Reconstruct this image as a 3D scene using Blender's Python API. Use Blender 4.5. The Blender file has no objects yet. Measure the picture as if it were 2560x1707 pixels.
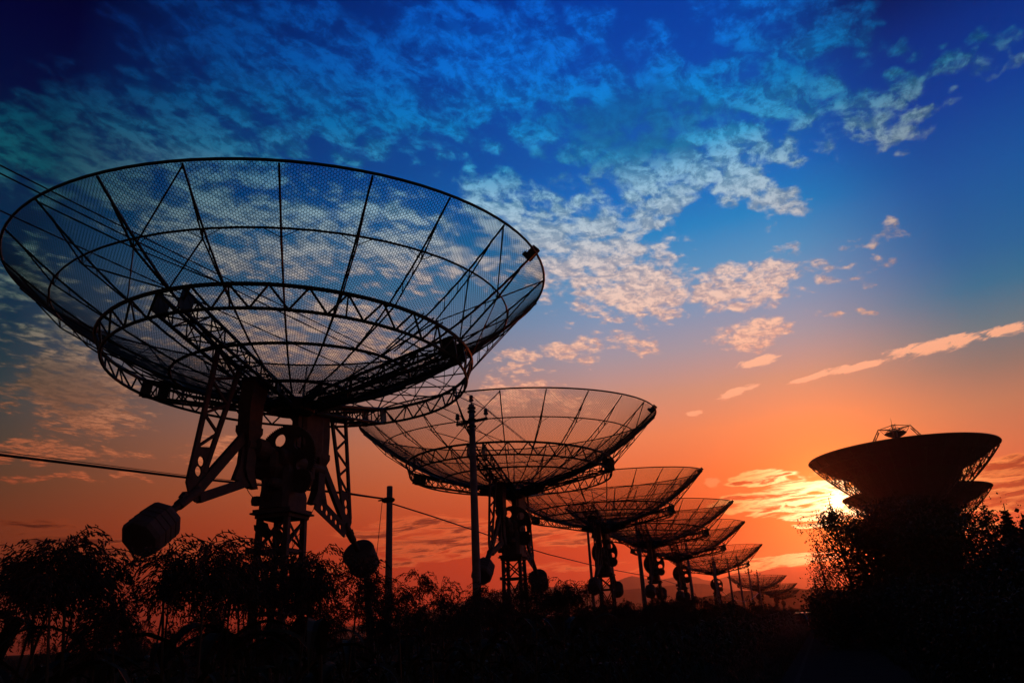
import bpy, math, random
import numpy as np
from mathutils import Vector, Matrix

rnd = random.Random(7)
S = bpy.context.scene
col = S.collection
R = math.radians

# ------------------------------------------------------------------ camera
F_PX, W_PX, H_PX = 1844.2, 2560.0, 1707.0
PITCH, ROLL = R(21.243), R(2.985)
EYE = Vector((0.0, 0.0, 1.6))
fwd = Vector((0, math.cos(PITCH), math.sin(PITCH)))
upv = Vector((0, -math.sin(PITCH), math.cos(PITCH)))
rgt = Vector((1, 0, 0))
cam_r = math.cos(ROLL) * rgt - math.sin(ROLL) * upv
cam_u = math.sin(ROLL) * rgt + math.cos(ROLL) * upv
cd = bpy.data.cameras.new("camera")
cam = bpy.data.objects.new("camera", cd)
col.objects.link(cam)
cam.matrix_world = Matrix((
    (cam_r.x, cam_u.x, -fwd.x, EYE.x),
    (cam_r.y, cam_u.y, -fwd.y, EYE.y),
    (cam_r.z, cam_u.z, -fwd.z, EYE.z),
    (0, 0, 0, 1)))
cd.sensor_fit = 'HORIZONTAL'
cd.sensor_width = 36.0
cd.lens = 36.0 * F_PX / W_PX
cd.clip_start = 0.1
cd.clip_end = 20000
S.camera = cam


def ray(x, y):
    """direction (unit) in which the photograph's pixel x, y lies"""
    d = cam_r * ((x - W_PX / 2) / F_PX) - cam_u * ((y - H_PX / 2) / F_PX) + fwd
    return d.normalized()


def at(x, y, dist):
    """world point at horizontal distance dist in that direction"""
    d = ray(x, y)
    return EYE + d * (dist / math.hypot(d.x, d.y))


def azel(x, y):
    d = ray(x, y)
    return math.atan2(d.x, d.y), math.asin(d.z)


def ground_at(x, dist):
    a = azel(x, 1500)[0]
    return Vector((math.sin(a) * dist, math.cos(a) * dist, 0))


# ------------------------------------------------------------------ world / sky
SUN_AZ, SUN_EL = azel(2093, 1258)
SUN_DIR = Vector((math.sin(SUN_AZ) * math.cos(SUN_EL), math.cos(SUN_AZ) * math.cos(SUN_EL), math.sin(SUN_EL)))
S.view_settings.view_transform = 'Standard'
S.view_settings.look = 'None'
S.view_settings.exposure = 0.0
S.view_settings.gamma = 1.0
S.view_settings.use_curve_mapping = False
S.cycles.use_denoising = True
S.cycles.max_bounces = 6
S.cycles.volume_bounces = 1
S.cycles.transparent_max_bounces = 8


def lin(c):
    out = []
    for v in c:
        v = v / 255.0
        out.append(v / 12.92 if v <= 0.04045 else ((v + 0.055) / 1.055) ** 2.4)
    return out


world = bpy.data.worlds.new("World")
S.world = world
world.use_nodes = True
NT = world.node_tree
NT.nodes.clear()


class G:
    """small helper that writes node graphs"""

    def __init__(s, nt):
        s.nt = nt

    def n(s, t, **kw):
        nd = s.nt.nodes.new(t)
        for k, v in kw.items():
            setattr(nd, k, v)
        return nd

    def put(s, sock, v):
        if isinstance(v, bpy.types.NodeSocket):
            s.nt.links.new(v, sock)
        elif v is not None:
            sock.default_value = v

    def m(s, op, a, b=None, c=None, clamp=False):
        nd = s.n('ShaderNodeMath', operation=op, use_clamp=clamp)
        s.put(nd.inputs[0], a)
        if b is not None:
            s.put(nd.inputs[1], b)
        if c is not None:
            s.put(nd.inputs[2], c)
        return nd.outputs[0]

    def vm(s, op, a, b=None, scale=None):
        nd = s.n('ShaderNodeVectorMath', operation=op)
        s.put(nd.inputs[0], a)
        if b is not None:
            s.put(nd.inputs[1], b)
        if scale is not None:
            s.put(nd.inputs['Scale'], scale)
        return nd.outputs['Value'] if op in ('LENGTH', 'DOT_PRODUCT', 'DISTANCE') else nd.outputs['Vector']

    def mr(s, v, a, b, c=0.0, d=1.0, interp='LINEAR'):
        nd = s.n('ShaderNodeMapRange', interpolation_type=interp, clamp=True)
        s.put(nd.inputs['Value'], v)
        for i, q in zip((1, 2, 3, 4), (a, b, c, d)):
            s.put(nd.inputs[i], q)
        return nd.outputs[0]

    def mix(s, f, a, b, blend='MIX'):
        nd = s.n('ShaderNodeMix', data_type='RGBA', blend_type=blend)
        nd.clamp_factor = True
        s.put(nd.inputs[0], f)
        s.put(nd.inputs[6], a)
        s.put(nd.inputs[7], b)
        return nd.outputs[2]

    def ramp(s, fac, stops):
        nd = s.n('ShaderNodeValToRGB')
        cr = nd.color_ramp
        cr.interpolation = 'LINEAR'
        stops = sorted(stops)
        cr.elements[0].position, cr.elements[0].color = stops[0][0], (*stops[0][1], 1)
        cr.elements[1].position, cr.elements[1].color = stops[-1][0], (*stops[-1][1], 1)
        for p, c in stops[1:-1]:
            e = cr.elements.new(p)
            e.color = (*c, 1)
        s.put(nd.inputs[0], fac)
        return nd.outputs[0]

    def noise(s, vec, scale, detail=6.0, rough=0.55, lac=2.0, dist=0.0):
        nd = s.n('ShaderNodeTexNoise')
        nd.inputs['Scale'].default_value = scale
        nd.inputs['Detail'].default_value = detail
        nd.inputs['Roughness'].default_value = rough
        nd.inputs['Lacunarity'].default_value = lac
        nd.inputs['Distortion'].default_value = dist
        s.put(nd.inputs['Vector'], vec)
        return nd.outputs['Fac']

    def col(s, c):
        nd = s.n('ShaderNodeRGB')
        nd.outputs[0].default_value = (*c, 1)
        return nd.outputs[0]


g = G(NT)
tc = g.n('ShaderNodeTexCoord')
DIR = tc.outputs['Generated']
sep = g.n('ShaderNodeSeparateXYZ')
g.put(sep.inputs[0], DIR)
dx, dy, dz = sep.outputs
AZ = g.m('ARCTAN2', dx, dy)
EL = g.m('ARCSINE', dz)
cmb = g.n('ShaderNodeCombineXYZ')
g.put(cmb.inputs[0], AZ)
g.put(cmb.inputs[1], EL)
AE = cmb.outputs[0]

E0, E1 = -0.12, 1.02


def stops(x, rows):
    return [((azel(x, y)[1] - E0) / (E1 - E0), lin(c)) for y, c in rows]


EF = g.mr(EL, E0, E1)
SKY_L = [(-500, (0, 0, 16)), (-150, (0, 0, 34)), (0, (0, 2, 46)), (200, (0, 10, 55)), (400, (0, 30, 66)), (600, (0, 40, 70)), (800, (12, 46, 66)),
         (900, (32, 56, 66)), (1000, (58, 66, 66)), (1100, (72, 64, 54)), (1200, (90, 60, 40)), (1300, (110, 52, 28)),
         (1400, (108, 42, 20)), (1500, (92, 30, 14)), (1640, (80, 24, 12))]
SKY_C = [(-500, (0, 3, 26)), (-150, (0, 36, 120)), (0, (0, 58, 158)), (200, (0, 70, 170)), (400, (0, 88, 178)), (500, (0, 106, 190)), (600, (14, 130, 195)),
         (700, (80, 145, 192)), (800, (124, 150, 184)), (900, (164, 150, 160)), (1000, (206, 142, 118)), (1100, (236, 129, 84)),
         (1200, (234, 104, 54)), (1300, (222, 74, 32)), (1400, (214, 58, 22)), (1570, (190, 40, 14))]
SKY_R = [(-500, (0, 2, 22)), (-150, (0, 24, 90)), (0, (0, 44, 128)), (200, (0, 60, 148)), (400, (0, 84, 158)), (600, (0, 98, 154)), (700, (30, 110, 146)),
         (800, (90, 118, 130)), (900, (136, 116, 108)), (1000, (186, 120, 90)), (1100, (206, 110, 74)), (1200, (214, 88, 54)),
         (1300, (200, 68, 38)), (1400, (180, 58, 28)), (1520, (160, 46, 22))]
rl, rc, rr = g.ramp(EF, stops(20, SKY_L)), g.ramp(EF, stops(1500, SKY_C)), g.ramp(EF, stops(2500, SKY_R))
a_l, a_c, a_r = azel(20, 853)[0], azel(1500, 853)[0], azel(2500, 853)[0]
fL = g.mr(AZ, a_l, a_c)                 # 0 at the left edge, 1 in the middle
fR = g.mr(AZ, azel(1950, 853)[0], a_r, interp='SMOOTHSTEP')
# behind the viewer both ends close on the darker left tone
sky = g.mix(fR, g.mix(fL, rl, rc), rr)
back = g.mr(AZ, 1.0, 2.6, interp='SMOOTHSTEP')
sky = g.mix(back, sky, rl)
BR = g.m('SUBTRACT', g.m('MULTIPLY', g.mr(AZ, a_l, azel(1250, 853)[0], 0.15, 1.0), g.mr(AZ, azel(2100, 853)[0], a_r, 1.0, 0.72)), 0.0)
BR = g.mix(back, BR, g.col((0.3, 0.3, 0.3)))

# glow round the sun
ca = g.vm('DOT_PRODUCT', DIR, tuple(SUN_DIR))
ANG = g.m('ARCCOSINE', g.m('MINIMUM', ca, 0.999999))


def expo(scale, power):
    return g.m('EXPONENT', g.m('MULTIPLY', g.m('POWER', g.m('DIVIDE', ANG, scale), power), -1.0))


glow_w = expo(R(6.5), 1.4)
glow_n = expo(R(2.3), 1.5)
glow_s = expo(R(0.65), 2.2)

# --- clouds -------------------------------------------------------------


def blobs(items, AEW=None, gain=2.3):
    """coverage field made of soft ellipses placed by azimuth and elevation"""
    acc = None
    for cx, cy, rx, ry, ang, w in items:
        c0 = Vector(azel(cx, cy))
        ca_, sa_ = math.cos(R(ang)), math.sin(R(ang))
        v1 = (Vector(azel(cx + rx * ca_, cy + rx * sa_)) - Vector(azel(cx - rx * ca_, cy - rx * sa_))) * 0.5
        v2 = (Vector(azel(cx - ry * sa_, cy + ry * ca_)) - Vector(azel(cx + ry * sa_, cy - ry * ca_))) * 0.5
        mp = g.n('ShaderNodeMapping', vector_type='TEXTURE')
        g.put(mp.inputs[0], AEW)
        mp.inputs['Location'].default_value = (c0.x, c0.y, 0)
        mp.inputs['Rotation'].default_value = (0, 0, math.atan2(v1.y, v1.x))
        mp.inputs['Scale'].default_value = (v1.length, v2.length, 1)
        gr = g.n('ShaderNodeTexGradient', gradient_type='SPHERICAL')
        g.put(gr.inputs[0], mp.outputs[0])
        v = g.m('MULTIPLY', g.m('MULTIPLY', gr.outputs['Fac'], gain, clamp=True), 1.2 if w >= 1.5 else min(w, 1.0))
        acc = v if acc is None else g.m('MAXIMUM', acc, v)
    return acc


# warp so that no coverage edge reads as an ellipse
nw = g.n('ShaderNodeTexNoise')
nw.inputs['Scale'].default_value = 12.0
nw.inputs['Detail'].default_value = 4.0
g.put(nw.inputs['Vector'], AE)

COV1 = [
    (820, 200, 700, 270, 14, .98), (1250, 130, 480, 260, 10, 1.0), (1960, 70, 330, 170, 8, 1.0), (1560, 200, 460, 180, 8, .9),
    (1900, 230, 420, 130, 18, .95), (2200, 290, 260, 90, 18, .75), (1700, 400, 420, 150, -4, 1.15), (1450, 330, 300, 140, 0, .9),
    (1700, 470, 220, 90, -32, 1.2), (1880, 490, 210, 70, 12, 1.05), (1470, 640, 330, 200, 18, 1.3), (1600, 730, 230, 80, 5, 1.0),
    (1850, 710, 210, 70, -12, 1.0), (1790, 690, 80, 40, -5, .9), (1900, 830, 130, 62, -14, 1.1), (1420, 868, 130, 45, -8, .95),
    (1585, 845, 90, 36, 0, .7), (230, 380, 430, 240, 10, .92), (480, 330, 460, 180, 10, .95), (600, 560, 620, 170, 12, .85), (1000, 610, 360, 160, 10, .9),
    (1250, 520, 180, 120, 30, .95),
    (720, 830, 620, 150, 4, .75), (170, 960, 250, 170, 18, 1.05), (240, 1040, 170, 70, 10, 1.0), (60, 690, 200, 120, 10, .7), (120, 830, 200, 90, 5, .7),
    (2400, 140, 200, 62, -16, .62), (2180, 90, 160, 80, 20, .6), (2250, 200, 150, 70, 10, .66), (2330, 300, 150, 50, -30, .6),
    (1280, 905, 100, 30, -6, .9), (1290, 948, 90, 28, -6, .8), (1330, 1000, 300, 44, 4, .8),
    (560, 1105, 170, 50, -6, .9), (90, 1128, 260, 40, 4, .95), (310, 1130, 110, 22, 3, .8), (110, 1203, 190, 15, 3, .9), (320, 1190, 80, 13, 2, .9),
    (2090, 690, 190, 60, -10, .55), (2200, 580, 120, 30, -12, .5), (1980, 640, 120, 40, 0, .45), (2130, 790, 110, 20, -8, .5)]
# the long narrow streaks of the right-hand sky
COV2 = [
    (2130, 920, 170, 18, -14, 1.2), (2330, 868, 210, 32, -11, 1.35), (2500, 830, 130, 24, -9, 1.3), (2030, 945, 110, 12, -13, 1.0),
    (1895, 905, 90, 22, -17, 1.2), (1852, 980, 90, 17, -18, 1.1), (1735, 1030, 45, 12, -8, 1.1),
    (1778, 1210, 40, 20, -8, 1.0)]
# the glowing and dark bars round the sun and along the horizon
COV3 = [
    (1925, 1195, 150, 34, -5, 1.1), (1985, 1225, 190, 40, -9, 1.2), (1880, 1258, 170, 40, -6, 1.1), (2010, 1285, 190, 30, -3, 1.2),
    (2010, 1316, 90, 10, -3, 1.1), (2130, 1250, 240, 60, -4, 1.1), (1985, 1402, 170, 24, -4, 1.05), (1900, 1422, 90, 12, -6, .9),
    (2520, 1180, 190, 60, -6, 1.5), (2510, 1240, 200, 50, -4, 1.5), (2350, 1300, 260, 50, -2, .9),
    (1100, 1345, 330, 80, 0, 1.0), (1430, 1320, 260, 70, 2, 1.0), (1560, 1290, 120, 40, 0, .8), (450, 1372, 560, 42, 2, .9), (80, 1330, 240, 42, 3, .9),
    (640, 1318, 90, 12, 0, .6), (1480, 1420, 260, 26, 0, .7), (860, 1410, 300, 30, 0, .8)]
def warped(ax, ay):
    return g.vm('ADD', AE, g.vm('MULTIPLY', g.vm('SUBTRACT', nw.outputs['Color'], (0.5, 0.5, 0.5)), (ax, ay, 0.0)))


cov1, cov2, cov3 = blobs(COV1, warped(.13, .09), 1.7), blobs(COV2, warped(.05, .016), 1.35), blobs(COV3, warped(.10, .02))

# high broken sheet: a flat layer seen in perspective
zz = g.m('ADD', g.m('MAXIMUM', dz, 0.02), 0.06)
pl = g.n('ShaderNodeCombineXYZ')
g.put(pl.inputs[0], g.m('DIVIDE', dx, zz))
g.put(pl.inputs[1], g.m('DIVIDE', dy, zz))
P = pl.outputs[0]
mp = g.n('ShaderNodeMapping', vector_type='TEXTURE')
g.put(mp.inputs[0], P)
mp.inputs['Rotation'].default_value = (0, 0, R(62))
mp.inputs['Scale'].default_value = (1.14, 0.96, 1)
P1 = mp.outputs[0]
n1 = g.noise(P1, 18.0, 10.0, 0.66, 2.15, 0.25)
n1b = g.noise(g.vm('ADD', P1, (0.006, 0.011, 0.008)), 18.0, 7.0, 0.66, 2.15, 0.25)
vo = g.n('ShaderNodeTexVoronoi', feature='SMOOTH_F1')
vo.inputs['Scale'].default_value = 21.0
vo.inputs['Smoothness'].default_value = 0.6
wv = g.n('ShaderNodeTexNoise')
wv.inputs['Scale'].default_value = 17.0
wv.inputs['Detail'].default_value = 3.0
g.put(wv.inputs['Vector'], P1)
g.put(vo.inputs['Vector'], g.vm('ADD', P1, g.vm('SCALE', g.vm('SUBTRACT', wv.outputs['Color'], (0.5, 0.5, 0.5)), scale=0.085)))
cell = g.m('SUBTRACT', 1.0, g.m('MULTIPLY', vo.outputs['Distance'], 1.25))
nn = g.m('ADD', g.m('MULTIPLY', n1, 0.66), g.m('MULTIPLY', cell, 0.40))
dens1 = g.m('ADD', nn, g.m('MULTIPLY', g.m('SUBTRACT', cov1, 0.58), 0.48))
al1 = g.mr(dens1, 0.37, 0.70, interp='SMOOTHSTEP')
al1 = g.m('MULTIPLY', al1, g.mr(cov1, 0.02, 0.22, interp='SMOOTHSTEP'))
thick = g.mr(dens1, 0.50, 0.80)
lit = g.mr(g.m('SUBTRACT', n1, n1b), -0.08, 0.09)

# streaks: noise drawn out along the horizon
mp2 = g.n('ShaderNodeMapping', vector_type='TEXTURE')
g.put(mp2.inputs[0], AE)
mp2.inputs['Rotation'].default_value = (0, 0, R(11))
mp2.inputs['Scale'].default_value = (1.0, 0.30, 1)
n2 = g.noise(mp2.outputs[0], 34.0, 9.0, 0.68, 2.2, 0.4)
dens2 = g.m('ADD', n2, g.m('MULTIPLY', g.m('SUBTRACT', cov2, 0.60), 0.50))
al2 = g.mr(dens2, 0.44, 0.62, interp='SMOOTHSTEP')
al2 = g.m('MULTIPLY', al2, g.mr(cov2, 0.02, 0.25, interp='SMOOTHSTEP'))
mp3 = g.n('ShaderNodeMapping', vector_type='TEXTURE')
g.put(mp3.inputs[0], AE)
mp3.inputs['Rotation'].default_value = (0, 0, R(3))
mp3.inputs['Scale'].default_value = (1.0, 0.15, 1)
n3 = g.noise(mp3.outputs[0], 13.0, 8.0, 0.60, 2.2, 0.5)
n3b = g.noise(g.vm('ADD', mp3.outputs[0], (0.0, 0.03, 0.0)), 13.0, 5.0, 0.60, 2.2, 0.5)
dens3 = g.m('ADD', n3, g.m('MULTIPLY', g.m('SUBTRACT', cov3, 0.80), 0.40))
al3 = g.mr(dens3, 0.45, 0.60, interp='SMOOTHSTEP')
al3 = g.m('MULTIPLY', al3, g.mr(cov3, 0.02, 0.25, interp='SMOOTHSTEP'))
core3 = g.mr(dens3, 0.52, 0.68, interp='SMOOTHSTEP')
lit3 = g.mr(g.m('SUBTRACT', n3b, n3), -0.06, 0.08)

CL = [(-150, (0, 70, 180)), (0, (0, 100, 212)), (150, (0, 116, 220)), (300, (0, 138, 212)), (400, (60, 165, 215)), (480, (150, 195, 220)),
      (580, (190, 203, 212)), (700, (240, 210, 196)), (850, (255, 200, 170)), (1000, (255, 178, 138)), (1150, (255, 150, 96)),
      (1280, (255, 128, 66)), (1500, (255, 100, 48))]
CD = [(-150, (0, 30, 100)), (0, (0, 55, 150)), (150, (0, 66, 160)), (300, (0, 84, 150)), (400, (0, 100, 150)), (500, (70, 125, 160)),
      (620, (120, 140, 165)), (750, (170, 150, 155)), (900, (200, 150, 140)), (1050, (225, 130, 95)), (1200, (225, 96, 52)), (1500, (190, 56, 24))]
CLL = [(-150, (0, 10, 70)), (0, (2, 26, 88)), (150, (2, 44, 86)), (300, (4, 74, 96)), (400, (16, 92, 104)), (500, (52, 102, 114)), (650, (96, 122, 118)),
       (800, (112, 116, 104)), (950, (150, 108, 82)), (1050, (168, 98, 66)), (1150, (176, 88, 54)), (1300, (170, 66, 36)), (1500, (140, 44, 20))]
CDL = [(-150, (0, 4, 46)), (0, (0, 12, 62)), (200, (0, 22, 66)), (400, (2, 50, 74)), (600, (18, 62, 76)), (800, (40, 62, 62)), (950, (58, 56, 46)),
       (1100, (92, 62, 44)), (1300, (110, 44, 22)), (1500, (90, 28, 12))]
fC = g.mr(AZ, a_l, azel(1250, 853)[0])
c_lit = g.mix(fC, g.ramp(EF, stops(20, CLL)), g.ramp(EF, stops(1500, CL)))
c_dark = g.mix(fC, g.ramp(EF, stops(20, CDL)), g.ramp(EF, stops(1500, CD)))
BRR = g.mr(AZ, azel(1950, 853)[0], a_r, 1.0, 0.52)
shade1 = g.m('ADD', g.m('MULTIPLY', lit, 0.75), g.m('MULTIPLY', thick, 0.35), clamp=True)
c1 = g.mix(shade1, c_dark, c_lit)
c1 = g.mix(1.0, c1, BRR, 'MULTIPLY')
# heavier grey-teal patches inside the sheet
veil = blobs([(1540, 320, 230, 100, 4, .9), (1700, 270, 200, 60, 8, .7), (1420, 430, 220, 70, -5, .6), (150, 960, 180, 90, 14, .8), (250, 450, 260, 130, 10, .5)], warped(.12, .08))
c1 = g.mix(g.m('MULTIPLY', veil, 0.85, clamp=True), c1, g.mix(1.0, c_dark, BRR, 'MULTIPLY'))
warm = g.m('ADD', glow_w, g.m('MULTIPLY', glow_n, 0.4), clamp=True)
c2 = c_lit
c3l = g.mix(warm, g.mix(1.0, g.col(lin((255, 112, 58))), BR, 'MULTIPLY'), g.col((1.9, 1.25, 0.30)))
c3l = g.mix(expo(R(3.6), 1.8), c3l, g.col((3.2, 2.7, 1.5)))
c3d = g.mix(warm, g.mix(1.0, g.col(lin((118, 40, 22))), BR, 'MULTIPLY'), g.col(lin((238, 96, 20))))
c3 = g.mix(g.m('MULTIPLY', core3, g.m('SUBTRACT', 1.0, g.m('MULTIPLY', lit3, 0.65)), clamp=True), c3l, c3d)

sky = g.mix(1.0, sky, g.mix(1.0, g.col((0.05, 0.14, 0.006)), g.mix(glow_w, g.col((0, 0, 0)), g.col((1, 1, 1))), 'MULTIPLY'), 'ADD')
sky = g.mix(g.m('MULTIPLY', al1, 0.94), sky, c1)
sky = g.mix(g.m('MULTIPLY', al2, 0.96), sky, c2)
sky = g.mix(g.m('MULTIPLY', al3, 0.9), sky, c3)
sun_add = g.mix(glow_n, g.col((0, 0, 0)), g.col((0.35, 0.24, 0.04)))
sun_add = g.mix(1.0, sun_add, g.mix(glow_s, g.col((0, 0, 0)), g.col((3.0, 2.3, 1.0))), 'ADD')
sky = g.mix(1.0, sky, sun_add, 'ADD')

nish = g.n('ShaderNodeTexSky')
nish.sky_type = 'NISHITA'
nish.sun_disc = False
nish.sun_elevation = SUN_EL
nish.sun_rotation = SUN_AZ
nish.air_density = 1.5
nish.dust_density = 3.0
bg1 = g.n('ShaderNodeBackground')
g.put(bg1.inputs[0], sky)
bg1.inputs[1].default_value = 1.0
bg2 = g.n('ShaderNodeBackground')
g.put(bg2.inputs[0], nish.outputs[0])
bg2.inputs[1].default_value = 0.0002
ads = g.n('ShaderNodeAddShader')
NT.links.new(bg1.outputs[0], ads.inputs[0])
NT.links.new(bg2.outputs[0], ads.inputs[1])
wo = g.n('ShaderNodeOutputWorld')
NT.links.new(ads.outputs[0], wo.inputs[0])

# ------------------------------------------------------------------ sun
sl = bpy.data.lights.new("sun", 'SUN')
sl.energy = 0.55
sl.angle = R(0.5)
sl.color = (1.0, 0.13, 0.035)
sun = bpy.data.objects.new("sun", sl)
col.objects.link(sun)
sun.rotation_euler = SUN_DIR.to_track_quat('Z', 'Y').to_euler()
HAZE_DENSITY = 8.0e-5
HAZE_G = 0.88
HAZE_TOP = 452.0


# ------------------------------------------------------------------ materials
def mat(name, c1, c2, scale=3.0, rough=0.7, metal=0.0, bump=0.0, detail=6.0, spec=0.3):
    m = bpy.data.materials.new(name)
    m.use_nodes = True
    nt = m.node_tree
    q = G(nt)
    b = nt.nodes['Principled BSDF']
    t = q.n('ShaderNodeTexCoord')
    n = q.noise(t.outputs['Object'], scale, detail, 0.62)
    cr = q.ramp(q.mr(n, 0.3, 0.7), [(0.0, c1), (1.0, c2)])
    q.put(b.inputs['Base Color'], cr)
    b.inputs['Roughness'].default_value = rough
    b.inputs['Metallic'].default_value = metal
    b.inputs['Specular IOR Level'].default_value = spec
    if bump:
        bp = q.n('ShaderNodeBump')
        bp.inputs['Strength'].default_value = bump
        bp.inputs['Distance'].default_value = 0.02
        q.put(bp.inputs['Height'], n)
        q.put(b.inputs['Normal'], bp.outputs[0])
    return m


M = dict(
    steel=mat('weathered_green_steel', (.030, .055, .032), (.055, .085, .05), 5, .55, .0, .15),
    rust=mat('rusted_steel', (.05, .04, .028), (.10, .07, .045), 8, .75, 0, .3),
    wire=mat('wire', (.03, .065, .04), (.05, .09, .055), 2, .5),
    weight=mat('cast_weight', (.07, .06, .045), (.12, .10, .075), 4, .8, 0, .4),
    concrete=mat('pole_concrete', (.16, .15, .13), (.26, .25, .22), 6, .9, 0, .3),
    insul=mat('porcelain', (.10, .06, .04), (.16, .10, .07), 6, .3),
    cable=mat('cable_rubber', (.02, .02, .02), (.035, .035, .035), 6, .5),
    wirebare=mat('bare_wire', (.10, .10, .10), (.15, .15, .15), 6, .35, .6),
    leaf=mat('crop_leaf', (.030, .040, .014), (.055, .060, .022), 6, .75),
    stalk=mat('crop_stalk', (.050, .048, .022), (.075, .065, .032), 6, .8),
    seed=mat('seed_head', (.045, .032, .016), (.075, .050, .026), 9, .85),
    tree_leaf=mat('tree_leaf', (.028, .045, .015), (.055, .075, .025), 2, .7),
    dark_leaf=mat('dark_leaf', (.02, .03, .014), (.04, .05, .02), 2, .75),
    bark=mat('bark', (.05, .042, .033), (.09, .075, .06), 6, .95, 0, .6),
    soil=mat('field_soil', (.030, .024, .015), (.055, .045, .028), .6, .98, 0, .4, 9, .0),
    road=mat('asphalt', (.040, .038, .036), (.062, .058, .055), 1.5, .95, 0, .3, 10, .0),
    paint=mat('worn_road_paint', (.05, .048, .045), (.09, .088, .082), 5, .9, 0, 0, 6, 0),
    hill=mat('hill_scrub', (.03, .035, .018), (.06, .055, .03), .01, 1.0, 0, 0, 8, .0),
    panel=mat('dark_dish_panel', (.045, .047, .043), (.065, .066, .06), .4, .7, 0, 0, 6, .1),
    white=mat('white_paint', (.5, .5, .48), (.6, .6, .58), 2, .5),
    car=mat('car_paint', (.03, .03, .032), (.04, .04, .042), 1, .25, .3, 0, 2, .5),
    glass=mat('dark_glass', (.02, .02, .025), (.03, .03, .035), 1, .06, 0, 0, 2, .6),
    tyre=mat('tyre', (.02, .02, .02), (.03, .03, .03), 9, .9),
    cloth=mat('dark_cloth', (.02, .02, .025), (.04, .04, .05), 9, .95),
    skin=mat('skin', (.30, .18, .12), (.36, .22, .15), 4, .6),
    lamp=mat('lamp_lens', (.25, .03, .02), (.35, .04, .03), 4, .2),
)


# ------------------------------------------------------------------ mesh helpers
class MB:
    """collects primitives and links them as one mesh object"""

    def __init__(s):
        s.v, s.f = [], []

    def frame(s, d, up=None):
        d = d.normalized()
        up = Vector(up) if up is not None else Vector((0, 0, 1))
        if abs(d.dot(up)) > 0.97:
            up = Vector((1, 0, 0)) if abs(d.x) < 0.9 else Vector((0, 1, 0))
        a = d.cross(up).normalized()
        return d, a, a.cross(d).normalized()

    def tube(s, p0, p1, r, r1=None, n=6, cap=True):
        p0, p1 = Vector(p0), Vector(p1)
        r1 = r if r1 is None else r1
        _, a, b = s.frame(p1 - p0)
        k = len(s.v)
        for p, q in ((p0, r), (p1, r1)):
            for i in range(n):
                t = 2 * math.pi * i / n
                s.v.append(p + a * (q * math.cos(t)) + b * (q * math.sin(t)))
        for i in range(n):
            j = (i + 1) % n
            s.f.append((k + i, k + j, k + n + j, k + n + i))
        if cap:
            s.f.append(tuple(k + i for i in reversed(range(n))))
            s.f.append(tuple(k + n + i for i in range(n)))

    def path(s, pts, r, n=6, closed=False, cap=True):
        pts = [Vector(p) for p in pts]
        N = len(pts)
        rs = r if isinstance(r, (list, tuple)) else [r] * N
        k = len(s.v)
        prev = None
        for i, p in enumerate(pts):
            if closed:
                d = pts[(i + 1) % N] - pts[i - 1]
            else:
                d = pts[min(i + 1, N - 1)] - pts[max(i - 1, 0)]
            d, a, b = s.frame(d)
            if prev is not None and a.dot(prev) < 0:
                a, b = -a, -b
            prev = a
            for j in range(n):
                t = 2 * math.pi * j / n
                s.v.append(p + a * (rs[i] * math.cos(t)) + b * (rs[i] * math.sin(t)))
        for i in range(N if closed else N - 1):
            i2 = (i + 1) % N
            for j in range(n):
                j2 = (j + 1) % n
                s.f.append((k + i * n + j, k + i * n + j2, k + i2 * n + j2, k + i2 * n + j))
        if not closed and cap:
            s.f.append(tuple(k + j for j in reversed(range(n))))
            s.f.append(tuple(k + (N - 1) * n + j for j in range(n)))

    def bar(s, p0, p1, w, h, up=None):
        """rectangular bar: w along the side axis, h along the up axis"""
        p0, p1 = Vector(p0), Vector(p1)
        _, a, b = s.frame(p1 - p0, up)
        k = len(s.v)
        for p in (p0, p1):
            for x, y in ((-1, -1), (1, -1), (1, 1), (-1, 1)):
                s.v.append(p + a * (x * w / 2) + b * (y * h / 2))
        s.f += [(k, k + 1, k + 5, k + 4), (k + 1, k + 2, k + 6, k + 5), (k + 2, k + 3, k + 7, k + 6), (k + 3, k, k + 4, k + 7),
                (k + 3, k + 2, k + 1, k), (k + 4, k + 5, k + 6, k + 7)]

    def loft(s, rings, cap=True):
        k = len(s.v)
        n = len(rings[0])
        for r in rings:
            s.v += [Vector(p) for p in r]
        for i in range(len(rings) - 1):
            for j in range(n):
                j2 = (j + 1) % n
                s.f.append((k + i * n + j, k + i * n + j2, k + (i + 1) * n + j2, k + (i + 1) * n + j))
        if cap:
            s.f.append(tuple(k + j for j in reversed(range(n))))
            s.f.append(tuple(k + (len(rings) - 1) * n + j for j in range(n)))

    def lathe(s, o, axis, prof, n=16, cap=True):
        """profile of (distance along the axis, radius)"""
        o = Vector(o)
        d, a, b = s.frame(Vector(axis))
        s.loft([[o + d * t + a * (r * math.cos(2 * math.pi * j / n)) + b * (r * math.sin(2 * math.pi * j / n)) for j in range(n)]
                for t, r in prof], cap)

    def build(s, name, m, parent=None, smooth=False):
        me = bpy.data.meshes.new(name)
        me.from_pydata([tuple(p) for p in s.v], [], s.f)
        me.materials.append(m)
        if smooth:
            me.polygons.foreach_set('use_smooth', [True] * len(me.polygons))
        me.update()
        return link(name, me, parent)


def link(name, me, parent=None):
    o = bpy.data.objects.new(name, me)
    col.objects.link(o)
    if parent is not None:
        o.parent = parent
    return o


def tag(o, label=None, cat=None, group=None, kind=None):
    for k, v in (('label', label), ('category', cat), ('group', group), ('kind', kind)):
        if v:
            o[k] = v
    return o


def empty(name, loc=(0, 0, 0), rz=0.0):
    o = bpy.data.objects.new(name, None)
    col.objects.link(o)
    o.location = loc
    o.rotation_euler = (0, 0, rz)
    o.empty_display_size = 0.2
    return o


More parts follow.
